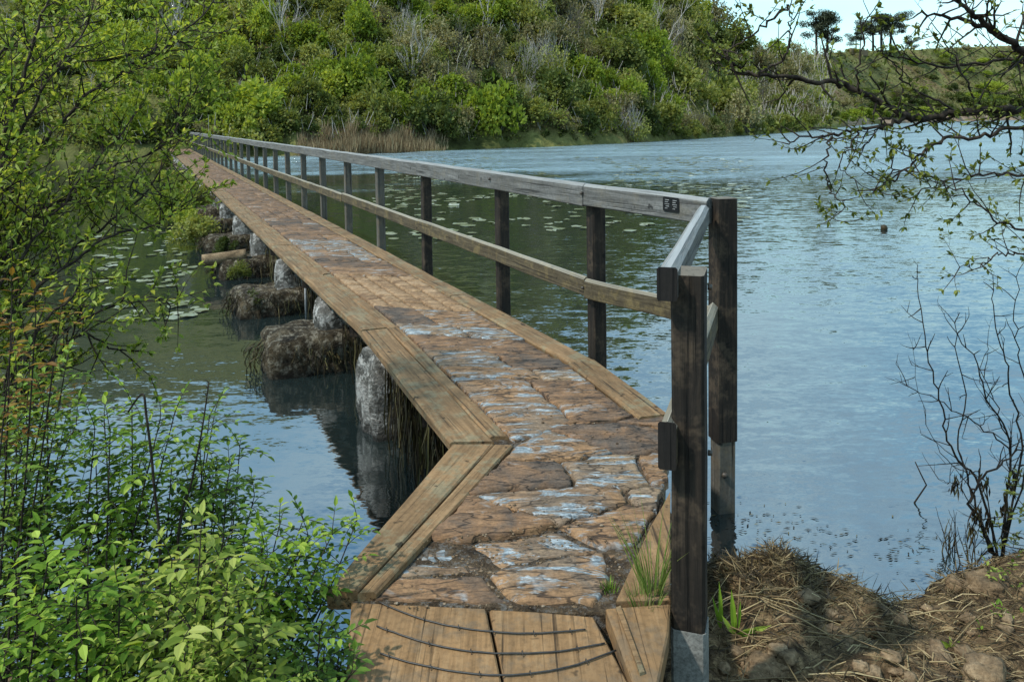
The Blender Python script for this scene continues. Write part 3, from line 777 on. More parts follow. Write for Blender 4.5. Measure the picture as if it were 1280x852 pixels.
def mop(y, label, n=520):
    mb = MB(); c = LP(y, .0, 0)
    for k in range(n):
        t = R.uniform(0, 2*math.pi); rr = R.uniform(.75, 1.05)
        ax, ay = .40*rr*math.cos(t), .62*rr*math.sin(t)
        p = c + AB*ax - NB*ay + V((0, 0, .26 + R.uniform(-.16, .03))); q = p.copy(); pts = [q]
        ou = (AB*math.cos(t) - NB*math.sin(t))*.03; ln = R.uniform(.03, .26)*R.random()**.6
        for j in range(4):
            q = q + ou*(1-j*.4) + V((R.uniform(-.015, .015), R.uniform(-.015, .015), -ln/4)); pts.append(q)
        sd = V((R.uniform(-1, 1), R.uniform(-1, 1), 0)).normalized()*R.uniform(.002, .006)
        mb.add([v for pp in pts for v in (pp-sd, pp+sd)], [(2*i, 2*i+1, 2*i+3, 2*i+2) for i in range(4)], 0, True)
    # the thatch on top of the footing and up the pier
    for k in range(n//5):
        t = R.uniform(0, 2*math.pi); r = math.sqrt(R.random())
        p = c + AB*(.36*r*math.cos(t)) - NB*(.58*r*math.sin(t)) + V((0, 0, .27 + .02*(1-r*r) + R.uniform(0, .06)))
        mb.leaf(p, V((R.uniform(-1, 1), R.uniform(-1, 1), R.uniform(-.5, .7))), V((0, 0, 1)), R.uniform(.03, .08), .010)
    return tag(mb.build('waterweed', M['weed']), label, 'waterweed', 'dark waterweed hanging under the footbridge', 'stuff')
for y, lb in zip(piery[1:8], ('dark weed draped over the second pier footing, nearest broad mass in the water', 'dark weed draped over the third pier footing from the bend',
        'dark weed draped over the fourth pier footing beside the pale log', 'dark weed draped over the fifth pier footing from the bend', 'dark weed on the sixth pier footing from the bend',
        'dark weed on the seventh pier footing from the bend', 'dark weed on the eighth pier footing from the bend')):
    mop(y, lb, 620)
weed(6.6, 12.5, (.12, .5), 800, 'loose dark weed hanging below the deck edge between the second and fourth piers', .58)
# pale log on the fourth footing
mb = MB(); c0 = LP(12.0, -.75, .30); mb.tube(cat([c0, c0 + NB*.3 + V((0, 0, .01)), c0 + NB*.62 + V((0, 0, .03))], 4), .085, .095, 12)
tag(mb.build('log', M['stone']), 'short pale round log lying on the weedy fourth pier footing', 'log')
# white drip pipe beside the third pier
mb = MB(); p = LP(8.7, .10, 0); mb.tube([p + V((0, 0, .56)), p + V((.0, 0, .12))], .014, .014, 8)
into_bridge(mb.build('drain_pipe', M['white']))

# ------------------------------------------------------------------ lily pads
pads = []
for k in range(4):
    mb = MB(); n = 11; pts = [V((0, 0, .004))]
    for j in range(n):
        t = .25 + (2*math.pi-.5)*j/(n-1); r = 1 + .07*R.uniform(-1, 1)
        pts.append(V((r*math.cos(t), r*math.sin(t), .03*R.uniform(-.3, 1) + (.12 if R.random() < .15 else 0))))
    mb.add(pts, [(0, j, j+1) for j in range(1, n)], 0, False)
    pads.append(mb.build('lily_pad', M['lily']))
def lily_label(o, beyond):
    tag(o, 'pale floating lily pad among many others on dark water beyond the handrail' if beyond else 'pale floating lily pad among many others on dark water between footbridge and leafy bank', 'lily pad',
        'lily pads on the water beyond the handrail' if beyond else 'lily pads on the water beside the leafy bank')
zones = []
def pad_ok(p):
    y = p.y
    if 4 < y < 56 and Lx(y)-.9 < p.x < Rx(y)+.35: return False
    return True
cand = []
tries = 0
while len(cand) < 900 and tries < 40000:
    tries += 1
    if R.random() < .84:
        px, py = R.uniform(470, 940), 196 + 105*R.random()**1.3
        if py > 300 - (px-560)*.05 or (py > 262 and R.random() < .65): continue
        if noise.noise(V((px*.010, py*.055, 1.7))) < -.12: continue
        big = True
    else:
        px, py = R.uniform(120, 300), R.uniform(255, 400)
        if noise.noise(V((px*.016, py*.05, 5.1))) < -.02: continue
        big = False
    p = P(px, py, .006)
    if p.y > 54 or not pad_ok(p): continue
    p.z += R.uniform(0, .006)
    cand.append((p.y, p, big))
cand.sort(key=lambda t: t[0])
near = sorted(R.sample(cand, 300), key=lambda t: t[0]); used_ = set(id(t) for t in near); first = set()
for k, t in enumerate(near):
    i = k % 4
    if i not in first: o = pads[i]; first.add(i)
    else: o = pads[i].copy(); col.objects.link(o)
    o.location = t[1]; o.rotation_euler = (R.uniform(-.05, .05), R.uniform(-.05, .05), R.uniform(0, 6.28))
    s_ = R.uniform(.08, .19) if t[2] else R.uniform(.045, .11); o.scale = (s_, s_*R.uniform(.8, 1), s_)
    lily_label(o, t[2])
mb = MB()
for t in cand:
    if id(t) in used_: continue
    s_ = R.uniform(.08, .19) if t[2] else R.uniform(.045, .10); a0 = R.uniform(0, 6)
    pts = [t[1] + V((s_*math.cos(a0+j*.7), s_*math.sin(a0+j*.7), R.uniform(0, .015))) for j in range(9)]
    mb.add(pts, [tuple(range(9))])
tag(mb.build('lily_pads', M['lily']), 'scatter of smaller lily pads filling in between the larger ones', 'lily pads', kind='stuff')

# ------------------------------------------------------------------ far hillside: shrubs, dead trees, reeds, pines
def bush_mesh(kind, seed, mats, n=2600, leaf=.125, lobes=19, twiggy=0., flat=1.0):
    global R
    keep = R; R = random.Random(seed); mb = MB()
    cs = []
    for k in range(lobes):
        t = R.uniform(0, 2*math.pi); r = R.uniform(.05, .95); z = R.uniform(.08, 1.0)*(1.05-.35*r)
        rr = R.choice([.16, .22, .28, .36])*R.uniform(.85, 1.15); cs.append((V((r*math.cos(t)*(1.15-.45*z), r*math.sin(t)*(1.15-.45*z), z*flat)), rr))
    for k in range(n):
        c_, rr = R.choice(cs); d = rv(); d.z = d.z*.9 + .15
        p = c_ + d*rr*(R.uniform(.5, 1.1) if R.random() < .86 else R.uniform(1.0, 1.6))
        if p.z < -.05: p.z = R.uniform(-.05, .3)
        dr = (d + rv(.9)).normalized()
        mb.leaf(p, dr, (d*.8 + rv(.8) + V((0, 0, .4))).normalized(), leaf*R.uniform(.6, 1.4), leaf*R.uniform(.5, 1.0), 0)
    for k in range(7 + int(40*twiggy)):
        c_, rr = R.choice(cs); tip = c_ + rv(rr*1.05)
        if tip.z < .2: tip.z = .4
        mid = tip*.5 + rv(.12); mb.tube([V((R.uniform(-.1, .1), R.uniform(-.1, .1), -.25)), mid, tip], .022, .006, 3, 1, False)
    R = keep
    return mb, mats
def grow_twigs(mb, p, d, ln, r, lev, mi=0, spread=.7, up_=.15, n=3, sides=3):
    k = 4; pts = [p]; q = p.copy(); dd = d.normalized()
    for i in range(k):
        dd = (dd + rv(.22) + V((0, 0, up_*.3))).normalized(); q = q + dd*ln/k; pts.append(q)
    mb.tube(pts, r, r*.5, sides, mi, False)
    if lev > 0:
        for j in range(n):
            i = R.randint(1, k); grow_twigs(mb, pts[i], (dd + rv(spread) + V((0, 0, up_))).normalized(), ln*R.uniform(.5, .75), r*.55, lev-1, mi, spread, up_, n, sides)
def bare_mesh(seed, mats, leafy=120):
    global R
    keep = R; R = random.Random(seed); mb = MB()
    for k in range(9):
        d = V((R.uniform(-1, 1), R.uniform(-1, 1), 1.2)).normalized()
        grow_twigs(mb, V((R.uniform(-.2, .2), R.uniform(-.2, .2), -.2)), d, .85, .022, 3, 1, .75, .25, 3)
    for k in range(leafy):
        d = rv(); p = V((d.x*.85, d.y*.85, .5+d.z*.5))*R.uniform(.5, 1.05); mb.leaf(p, rv(), rv(), .10, .07, 0)
    R = keep
    return mb, mats
KINDS = {
 'bright': [bush_mesh('b', 11, ['hb', 'greybark']), bush_mesh('b', 12, ['hb', 'greybark'], 2300, .12), bush_mesh('b', 13, ['hb', 'greybark'], 2600, .13, 22, 0, .85)],
 'mid': [bush_mesh('m', 21, ['hm', 'greybark']), bush_mesh('m', 22, ['hm', 'greybark'], 2600, .12, 22, .5), bush_mesh('m', 23, ['hm', 'greybark'], 2500, .13, 15)],
 'dark': [bush_mesh('d', 31, ['hd', 'greybark']), bush_mesh('d', 32, ['hd', 'greybark'], 2200, .135, 14, .3)],
 'olive': [bush_mesh('o', 41, ['ho', 'greybark'], 2000, .10, 16, .7), bush_mesh('o', 42, ['ho', 'greybark'], 2000, .10, 20, .9)],
 'bare': [bare_mesh(51, ['ho', 'greybark'], 700), bare_mesh(52, ['hm', 'palebark'], 900)],
}
protos = {}
for kd, lst in KINDS.items():
    protos[kd] = []
    for mb, mats in lst:
        o = mb.build('shrub', [M[k] for k in mats]); protos[kd].append([o, False])
WORD = {'bright': 'bright yellow green leafy shrub', 'mid': 'mid green rounded shrub', 'dark': 'dark green dense shrub', 'olive': 'brownish olive twiggy shrub', 'bare': 'nearly leafless grey twig shrub'}
def plant_shrub(kd, x, y, z, r, hh, zone, label=None):
    pr = R.choice(protos[kd])
    if not pr[1]: o = pr[0]; pr[1] = True
    else: o = pr[0].copy(); col.objects.link(o)
    o.location = (x, y, z); o.rotation_euler = (0, 0, R.uniform(0, 6.28)); o.scale = (r, r*R.uniform(.85, 1.15), hh)
    if label: tag(o, label, 'shrub')
    else: tag(o, WORD[kd] + ' ' + zone, 'shrub', WORD[kd] + 's ' + zone)
    return o
def zone_of(a, e):
    if a < -.45: return 'on the hillside seen through the leafy trees beside the water'
    if a < -.12: return 'on the hillside above the far end of the footbridge'
    if a < .10: return 'on the wooded hillside above the middle of the far shore'
    if a < .33: return 'on the wooded spur that slopes down to the open sky'
    return 'on the distant heathy hillside below the skyline'
placed = []
tries = 0
while tries < 30000 and len(placed) < 320:
    tries += 1
    a = R.uniform(-.66, .37); ys_, yr_ = lerp_t(SHORE, a), lerp_t(RIDGE, a)
    f = R.random()**1.25; y = ys_ + 1.5 + (yr_+3-ys_-1.5)*f
    z = land_z(a, y); e = (z-EYE)/y*1000
    if e > 165: continue
    dm = 23.5 if a > -.42 else 31
    sx, sy = a*1000, e
    if any((sx-q[0])**2 + ((sy-q[1])*1.25)**2 < dm*dm for q in placed): continue
    placed.append((sx, sy)); 
    n1 = noise.noise(V((a*9, f*5, 2.2))) + R.uniform(-.45, .45)
    if e < -8 and a > -.2: kd = R.choice(['dark', 'dark', 'mid', 'olive', 'mid'])
    elif a > .2: kd = R.choice(['olive', 'olive', 'mid', 'bright', 'bare', 'dark', 'mid'])
    else: kd = 'bright' if n1 > .20 else 'mid' if n1 > -.08 else 'dark' if n1 > -.26 else R.choice(['olive', 'olive', 'bare'])
    r = R.uniform(16, 31)/1000*y*(1.15 if kd in ('bright', 'mid') else 1)
    plant_shrub(kd, a*y, y, z-.25, r, r*R.uniform(.85, 1.5), zone_of(a, e))
# undergrowth knitting the shrubs together
mb = MB(); k = 0
while k < 42000:
    a = R.uniform(-.72, .40); ys_, yr_ = lerp_t(SHORE, a), lerp_t(RIDGE, a); y = ys_ + .8 + (yr_+4-ys_-.8)*R.random()**1.35
    z = land_z(a, y); e = (z-EYE)/y*1000
    if e > 175: continue
    k += 1
    cl_ = .5 + noise.noise(V((a*y/5, y/5, 3)))
    p = V((a*y, y, z + max(0, cl_)*R.uniform(-.1, 2.0) + R.uniform(-.1, .3))); g_ = R.random() + .5*noise.noise(V((a*y/9, y/9, 8)))
    sz = .0032*y*R.uniform(.6, 1.4)
    if R.random() < .06:
        d = V((R.uniform(-.6, .6), R.uniform(-.3, .3), 1)).normalized(); mb.tube([p, p + d*sz*5], sz*.13, sz*.06, 3, 3, False)
    else: mb.leaf(p, rv(), (rv() + V((0, -.5, .6))).normalized(), sz, sz*.7, 0 if g_ < .25 else 1 if g_ < .52 else 2 if g_ < .85 else 4)
tag(mb.build('undergrowth', [M['hd'], M['ho'], M['hm'], M['palebark'], M['hb']]), 'tangled low undergrowth between the shrubs on the wooded hillside', 'undergrowth', kind='stuff')
mb = MB(); k = 0
while k < 9000:
    a = R.uniform(.33, .75); ys_, yr_ = lerp_t(SHORE, a), lerp_t(RIDGE, a); f = R.random()**1.3; y = ys_ + 5 + (yr_+2-ys_-5)*f
    k += 1; z = land_z(a, y); p = V((a*y, y, z + R.uniform(-.1, .9))); sz = .0034*y*R.uniform(.6, 1.4)
    g_ = R.random() + .9*noise.noise(V((a*y/40, y/25, 8))) + (.3 if f < .3 else -.1)
    mb.leaf(p, rv(), (rv() + V((0, -.5, .8))).normalized(), sz, sz*.6, 1 if g_ < .45 else 2 if g_ < .8 else 0)
tag(mb.build('heather', [M['hd'], M['ho'], M['hm']]), 'low brown and green heath on the distant hillside', 'heath', kind='stuff')
# fringe of low dark shrubs overhanging the far shore
for k in range(46):
    a = -.125 + .49*k/45 + R.uniform(-.004, .004); y = lerp_t(SHORE, a) + 1.4*nz((a*40, 0, 0), 1, 3)*lerp_t(SHORE, a)/80 + 2.2
    r = R.uniform(11, 19)/1000*y
    plant_shrub(R.choice(['dark', 'mid', 'olive', 'dark']), a*y, y, .3, r, r*R.uniform(.9, 1.3), 'in the fringe along the far waterline')
# distant hillside
dn = 0; tries = 0; dpl = []
while dn < 95 and tries < 20000:
    tries += 1
    a = R.uniform(.355, .70); ys_, yr_ = lerp_t(SHORE, a), lerp_t(RIDGE, a); f = R.random()**1.9; y = ys_ + 6 + (yr_-ys_-6)*f
    e = (land_z(a, y)-EYE)/y*1000
    if any((a*1000-q[0])**2 + ((e-q[1])*1.6)**2 < 12**2 for q in dpl): continue
    dpl.append((a*1000, e)); dn += 1
    kd = R.choice(['dark', 'mid', 'dark', 'olive', 'bright']) if e < 28 else R.choice(['olive', 'olive', 'mid', 'dark', 'bright'])
    r = R.uniform(9, 19)/1000*y*(1 if e < 30 else .6)
    plant_shrub(kd, a*y, y, land_z(a, y)-.3, r, r*R.uniform(.55, .85), zone_of(a, e))
def at_px(px, py, y):      # ground point on the hill under a picture column
    q = ray(px, py); a = q.x/q.y; return V((a*y, y, land_z(a, y))), a
for (px, y, kd, r, hh, lb) in ((318, 61, 'bright', 3.3, 3.6, 'large round pale green shrub beside the far end of the footbridge'),
        (622, 70, 'bright', 2.9, 4.2, 'rounded light green shrub standing out at the middle of the far shore'),
        (250, 60, 'bright', 2.6, 4.8, 'light green shrub just left of the handrail end'), (790, 80, 'bare', 2.2, 2.8, 'low grey bushy shrub at the edge of the far shore'),
        (700, 76, 'dark', 3.0, 3.4, 'dark shrub beside the light round one on the far shore'), (540, 66, 'dark', 2.6, 3.2, 'dark shrub behind the right end of the reed bed')):
    q, a = at_px(px, 170, y); plant_shrub(kd, q.x, q.y, max(q.z, .2)-.3, r, hh, '', lb)
def dead_tree(px, y, h, seed, label, lean=0.):
    global R
    q, a = at_px(px, 120, y); keep = R; R = random.Random(seed); mb = MB()
    for k in range(2):
        grow_twigs(mb, V((R.uniform(-.1, .1), 0, -.5)), V((lean + R.uniform(-.25, .25), 0, 1)), h*.62, .13 - .03*k, 4, 0, .62, .32, 3)
    R = keep
    o = mb.build('dead_tree', M['palebark']); o.location = q; tag(o, label, 'tree')
dead_tree(357, 74, 7.2, 3, 'bare whitish tree on the hillside above the round pale shrub')
dead_tree(517, 72, 5.0, 4, 'bare whitish tree leaning low above the reed bed', .35)
dead_tree(612, 88, 6.2, 5, 'bare whitish tree on the hillside left of the middle pair', -.1)
dead_tree(660, 90, 6.0, 6, 'bare whitish tree on the hillside above the light round shrub', .2)
dead_tree(826, 112, 7.0, 8, 'bare whitish tree leaning on the right part of the wooded spur', .3)
dead_tree(240, 70, 6.5, 9, 'bare pale tree rising above the far end of the footbridge', -.2)
dead_tree(745, 100, 5.5, 10, 'small bare whitish tree halfway along the wooded spur', .1)
# reeds
mb = MB()
for k in range(7000):
    px = R.gauss(448, 52)
    if not 372 < px < 560: continue
    q = ray(px, 189); a = q.x/q.y; y = lerp_t(SHORE, a) + 1.4*nz((a*40, 0, 0), 1, 3)*lerp_t(SHORE, a)/80 + R.uniform(-1.6, 1.5); p = V((a*y, y, max(0, land_z(a, y)) + R.uniform(-.1, .1)))
    h = R.uniform(.8, 1.9)*(1 - abs(px-452)/260)*(.75 + .6*noise.noise(V((px*.09, f if 0 else y*.6, 2))))
    mb.leaf(p, V((R.uniform(-.3, .3), R.uniform(-.2, .2), 1)), V((R.uniform(-.4, .4), -1, 0)), h, R.uniform(.03, .06))
tag(mb.build('reeds', M['reed']), 'bed of dry tan reeds at the far waterline', 'reeds', kind='stuff')
# pines on the skyline
def pine(px, y, h, seed, label, stems=2):
    global R
    q, a = at_px(px, 70, y); keep = R; R = random.Random(seed)
    root = empty('pine_tree', q); tag(root, label, 'pine tree')
    tb = MB(); cb = MB()
    for s_ in range(stems):
        bx = (s_-.5*(stems-1))*h*.20; top = V((bx*1.3, 0, h*.8)); pts = cat([V((bx, 0, -1)), V((bx*1.1+R.uniform(-.3, .3), 0, h*.4)), top], 4); tb.tube(pts, h*.030, h*.014, 6)
        for k in range(15):
            t = R.uniform(.45, 1); p = pts[min(len(pts)-1, int(t*(len(pts)-1)))]; d = V((R.uniform(-1, 1), R.uniform(-1, 1), R.uniform(.0, .45)))*h*.30*(1.25-.5*t)
            e_ = p + d; tb.tube([p, p + d*.5 + V((0, 0, -.2)), e_], h*.008, h*.003, 4)
            w_ = R.uniform(.10, .20)*h
            for j in range(320):
                g_ = rv()*R.random()**.4; pp = e_ + V((g_.x*w_, g_.y*w_, g_.z*w_*.5 + h*.03))
                cb.leaf(pp, rv(), V((0, 0, 1)), h*.036, h*.020)
    tb.build('trunk', M['bark'], root); cb.build('crown', M['hp'], root)
    R = keep
pine(1027, 277, 17., 61, 'dark flat topped pine standing tallest on the skyline')
pine(1102, 336, 18., 62, 'broad dark pine on the skyline right of the tallest pine', 3)
pine(1139, 372, 10., 63, 'small dark pine at the right end of the skyline group', 1)
pine(1070, 312, 10., 64, 'small dark pine between the two tall skyline pines', 1)
# low stone wall at the ridge
q0, a0 = at_px(1063, 66, 305); q1, a1 = at_px(1084, 66, 318)
o = timber('field_wall', q0 + V((0, 0, 1.0)), q1 + V((0, 0, 1.0)), .6, 2.2, M['stone'], None, 12, wob=.25); tag(o, 'short tan stone wall on the skyline between the pines', 'wall')

# clump of green marsh shrubs growing up beside the far half of the causeway
for k, y in enumerate((9.6, 11.4, 13.5, 15.2, 17.5, 19, 21.5, 24, 27.5, 31, 35, 40, 45)):
    r = R.uniform(.14, .24) if y < 15 else R.uniform(.34, .6)
    p = LP(y, -R.uniform(.25, .45) if y < 15 else -R.uniform(.4, 1.0))
    kd = R.choice(['mid', 'mid', 'bright', 'dark']); pr = R.choice(protos[kd]); o = pr[0].copy(); col.objects.link(o); o.name = 'marsh_shrub'
    o.location = (p.x, p.y, .12); o.rotation_euler.z = R.uniform(0, 6); o.scale = (r, r, r*R.uniform(.9, 1.4))
    tag(o, 'small green marsh shrub growing from the water against the left edge of the footbridge', 'shrub', 'marsh shrubs along the left edge of the footbridge')

# ------------------------------------------------------------------ foreground plants
def perp_up(d):
    sd = d.cross(V((0, 0, 1)))
    return sd.normalized() if sd.length > 1e-4 else V((1, 0, 0))
def leafy_twig(wd, lf, p, d, ln, r, size, lev, dens=1., droop=0., mi=0, simple=True, upb=.25):
    """a thin shoot with leaves along it and side shoots; everything springs from p"""
    k = max(3, int(ln/.05)); q = p.copy(); dd = d.normalized(); pts = [q.copy()]
    for i in range(k):
        dd = (dd + rv(.20) + V((0, 0, upb*.35 - droop))).normalized(); q = q + dd*ln/k; pts.append(q.copy())
    wd.tube(pts, r, r*.45, 4, 0, False)
    for i in range(1, k+1):
        pd = (pts[i]-pts[i-1]).normalized()
        if lev > 0 and R.random() < .42:
            leafy_twig(wd, lf, pts[i], (pd + rv(.9) + V((0, 0, .2))).normalized(), ln*R.uniform(.35, .6), r*.6, size, lev-1, dens, droop, mi, simple, upb)
        if lf is not None:
            for j in range(2):
                if R.random() < .62*dens:
                    sd = (pd*.6 + rv(1.)).normalized()
                    lf.leaf(pts[i], sd, (V((0, 0, 1)) + rv(.7)).normalized(), size*R.uniform(.55, 1.25), size*R.uniform(.35, .55), mi if R.random() > .12 else mi, simple)
    if lf is not None:
        for j in range(3):
            lf.leaf(pts[-1], (dd + rv(.7)).normalized(), (V((0, 0, 1)) + rv(.6)).normalized(), size*R.uniform(.6, 1.1), size*.42, mi, simple)
    return pts
def limb_shrub(name, label, cat_, base, limbs, wood, leafm, size, dens=1., tw=(.25, .6), r0=.018, step=.10, lev=1, start=.25, droop=0., simple=True, bark='bark', group=None, trunk=None):
    root = empty(name, base); tag(root, label, cat_, group)
    wd, lf = MB(), MB(); B = V(base)
    for lb in limbs:
        pts, rr = lb[0], lb[1]; dn = lb[2] if len(lb) > 2 else dens
        pts = cat([p - B for p in pts], 6)
        pts = [p + rv(.012) for p in pts]
        wd.tube(pts, rr, rr*.28, 6, 0, False)
        tot = sum((b-a).length for a, b in zip(pts, pts[1:])); acc = 0; nxt = tot*start
        for a, b in zip(pts, pts[1:]):
            acc += (b-a).length
            while acc > nxt:
                nxt += step*R.uniform(.6, 1.4); f = acc/tot
                d = ((b-a).normalized()*R.uniform(.4, 1.) + rv(.95)).normalized()
                leafy_twig(wd, lf if dn > 0 else None, b, d, R.uniform(*tw)*(1.15-.6*f), rr*.26 + .0012, size, lev, dn, droop, 0, simple)
        leafy_twig(wd, lf if dn > 0 else None, pts[-1], (pts[-1]-pts[-2]).normalized(), tw[0], rr*.28, size, lev, dn, droop, 0, simple)
    wd.build('branches', M[wood], root)
    if lf.v: lf.build('leaves', M[leafm], root)
    return root
def px_limb(pts, d0, d1):
    k = len(pts)-1
    return [PD(x, y, d0 + (d1-d0)*i/k) for i, (x, y) in enumerate(pts)]
# --- the big arching shrubs at the upper left (rooted on the left bank, outside the frame)
b1 = V((-3.05, 3.3, .25))
limbs = []
for pts, d0, d1, r in (
    ([(-30, 330), (40, 200), (120, 110), (205, 60), (268, 5)], 3.6, 4.3, .013), ([(-40, 300), (30, 150), (90, 60), (130, -20)], 3.5, 4.0, .011),
    ([(-20, 360), (70, 260), (150, 205), (205, 180), (240, 120)], 3.7, 4.4, .010), ([(-30, 260), (20, 120), (50, 20), (70, -30)], 3.4, 3.6, .011),
    ([(-20, 420), (60, 330), (150, 270), (200, 215), (222, 130)], 3.7, 4.5, .010), ([(-30, 210), (60, 95), (150, 70), (230, 50)], 3.9, 4.6, .009), ([(-30, 120), (40, 60), (110, 30), (190, -5)], 4.1, 4.6, .009)):
    limbs.append(([b1] + px_limb(pts, d0, d1), r))
limb_shrub('willow_shrub', 'tall arching shrub with small pale yellow green leaves filling the upper left', 'shrub', b1, limbs, 'bark', 'leafA', .040, 1.7, (.20, .52), step=.042, start=.22, simple=False)
b2 = V((-2.55, 3.05, .28)); limbs = []
for pts, d0, d1, r in (
    ([(-40, 470), (50, 360), (130, 300), (190, 280), (225, 262)], 3.2, 4.0, .010), ([(-30, 520), (60, 430), (140, 380), (180, 372), (225, 385)], 3.1, 3.7, .009),
    ([(-40, 450), (20, 330), (90, 240), (165, 150)], 3.2, 3.9, .010), ([(-20, 560), (50, 470), (100, 420), (150, 440)], 3.0, 3.5, .012),
    ([(-30, 400), (30, 290), (110, 235), (200, 245)], 3.4, 4.1, .012), ([(-30, 560), (20, 470), (60, 400), (120, 345)], 2.9, 3.4, .012)):
    limbs.append(([b2] + px_limb(pts, d0, d1), r))
limb_shrub('willow_shrub', 'dark stemmed shrub with small green leaves reaching over the water at mid left', 'shrub', b2, limbs, 'bark', 'leafA', .038, 1.6, (.18, .46), step=.045, start=.24, simple=False)
# --- compound leaves for the lush low shrubs
def pinnate(wd, lf, p, d, ln, size, pairs=3, mi=0):
    d = d.normalized(); q = p.copy(); pts = [q.copy()]; dd = d.copy(); k = pairs*2
    for i in range(k):
        dd = (dd + V((0, 0, -.10)) + rv(.06)).normalized(); q = q + dd*ln/k; pts.append(q.copy())
    wd.tube(pts, .0018, .001, 3, 0, False)
    for i in range(pairs):
        j = 1 + i*2; pd = (pts[j+1]-pts[j]).normalized(); sd = perp_up(pd); f = 1 - .25*abs(i-pairs*.45)/pairs
        for s_ in (-1, 1):
            lf.leaf(pts[j], (sd*s_ + pd*.55 + rv(.18)).normalized(), (V((0, 0, 1)) + rv(.35)).normalized(), size*f*R.uniform(.8, 1.15), size*.46*f, mi, False)
    lf.leaf(pts[-1], dd, (V((0, 0, 1)) + rv(.3)).normalized(), size*1.15, size*.5, mi, False)
def lush(name, label, base, tops, leafm, size=.045, stem_r=.005, rach=(.09, .18), step=.028, pairs=3, wood='bark', lo=.18, d0=None):
    root = empty(name, base); tag(root, label, 'shrub'); B = V(base); wd, lf = MB(), MB()
    for tp in list(tops) + [p + V((R.uniform(-.09, .09), R.uniform(-.22, .18), R.uniform(-.16, .01))) for p in tops]:
        st = B + V((R.uniform(-.08, .08), R.uniform(-.08, .08), -.05)); ln = (tp-st).length
        mid = (st+tp)/2 + rv(ln*.07); pts = cat([st, mid, tp], 8)
        pts = [p - B for p in pts]
        wd.tube(pts, stem_r, stem_r*.35, 5, 0, False)
        tot = sum((b-a).length for a, b in zip(pts, pts[1:])); acc = 0; nxt = tot*lo; az = R.uniform(0, 6)
        for a, b in zip(pts, pts[1:]):
            acc += (b-a).length
            while acc > nxt:
                nxt += step*R.uniform(.7, 1.3); az += 2.4; f = acc/tot
                d = V((math.cos(az), math.sin(az), R.uniform(.1, .75)))
                pinnate(wd, lf, b, d, R.uniform(*rach)*(1.1-.35*f), size*R.uniform(.55, 1.2), pairs)
        pinnate(wd, lf, pts[-1], V((R.uniform(-.4, .4), R.uniform(-.4, .4), 1)), rach[0], size*.8, pairs)
    wd.build('stems', M[wood], root); lf.build('leaves', M[leafm], root)
    return root
def tops(lst, d): return [PD(x, y, d + R.uniform(-.12, .12)) for x, y in lst]
def gbase(x, y): return V((x, y, bank_z(x, y)))
lush('elder_shrub', 'lush green shrub with toothed leaflets leaning out beside the front boards', gbase(-1.02, 2.42), tops([(415, 668), (385, 668), (400, 725), (350, 655), (372, 700), (330, 680), (345, 745), (300, 700), (400, 760)], 2.62), 'leafB', .042)
lush('elder_shrub', 'upright green shrub in the lower left middle, in front of the pale water', gbase(-1.22, 2.72), tops([(300, 560), (318, 620), (270, 590), (290, 650), (250, 560), (262, 520), (235, 600)], 2.85), 'leafC', .040)
lush('elder_shrub', 'tall leafy green shrub with upright tips, left of the two bare canes', gbase(-1.42, 2.62), tops([(165, 505), (200, 525), (130, 520), (215, 580), (180, 560), (150, 600), (225, 640), (120, 580)], 2.75), 'leafB', .040)
lush('elder_shrub', 'leafy green shrub at the left edge below the dark stemmed one', gbase(-1.75, 2.62), tops([(20, 470), (60, 510), (95, 530), (5, 560), (50, 590), (100, 620), (80, 470), (15, 640)], 2.7), 'leafC', .040, lo=.25)
lush('elder_shrub', 'low bright yellow green shrub at the bottom left in front of the taller ones', gbase(-.98, 2.02), tops([(250, 690), (285, 720), (215, 700), (230, 760), (300, 770), (180, 720), (330, 790), (265, 800)], 2.15), 'leafA', .048)
lush('elder_shrub', 'low green shrub in the bottom left corner behind the grass', gbase(-1.22, 1.98), tops([(110, 690), (60, 700), (150, 740), (20, 720), (90, 760), (170, 800), (40, 790)], 2.05), 'leafB', .044)
lush('bramble', 'low trailing green bramble under the edge of the front boards', gbase(-.70, 2.30), tops([(400, 790), (425, 800), (380, 820), (440, 838), (415, 850), (365, 850), (345, 830)], 2.25), 'leafC', .036, rach=(.06, .11))
# umbellifer like ferny leaves along the bottom edge
lush('fern', 'ferny leaved plant along the bottom edge of the lower left', gbase(-.88, 1.85), tops([(150, 835), (215, 828), (275, 840), (330, 846), (245, 800)], 1.95), 'leafA', .022, .004, (.14, .22), .035, 7, 'leafB')
# bare dark canes
root = empty('bare_cane', gbase(-1.30, 2.50)); tag(root, 'bent bare dark cane standing up out of the lower left shrubs', 'plant'); B = root.location.copy()
mb = MB(); mb.tube([p - B for p in cat([B, PD(198, 730, 2.5), PD(192, 600, 2.5), PD(183, 520, 2.5), PD(178, 492, 2.5), PD(160, 515, 2.5)], 5)], .0055, .003, 6); mb.build('cane', M['bark'], root)
root = empty('bare_cane', gbase(-1.12, 2.58)); tag(root, 'straight bare dark cane with thorny tip rising against the pale water', 'plant'); B = root.location.copy()
mb = MB(); pts = cat([B, PD(222, 690, 2.6), PD(240, 600, 2.6), PD(252, 540, 2.6), PD(261, 478, 2.6)], 6); mb.tube([p - B for p in pts], .006, .0022, 6)
for p in pts[8:]: mb.tube([p - B, p - B + V((R.choice([-1, 1])*.014, 0, .012))], .002, .0006, 4)
mb.build('cane', M['bark'], root)
# reddish young shoot at mid left
lush('elder_shrub', 'young shoot with bronze tinted leaves at the left edge', gbase(-1.72, 2.42), tops([(15, 372), (45, 392)], 2.5), 'red', .042, .005, (.08, .14), .06, 2, 'bark', .72)

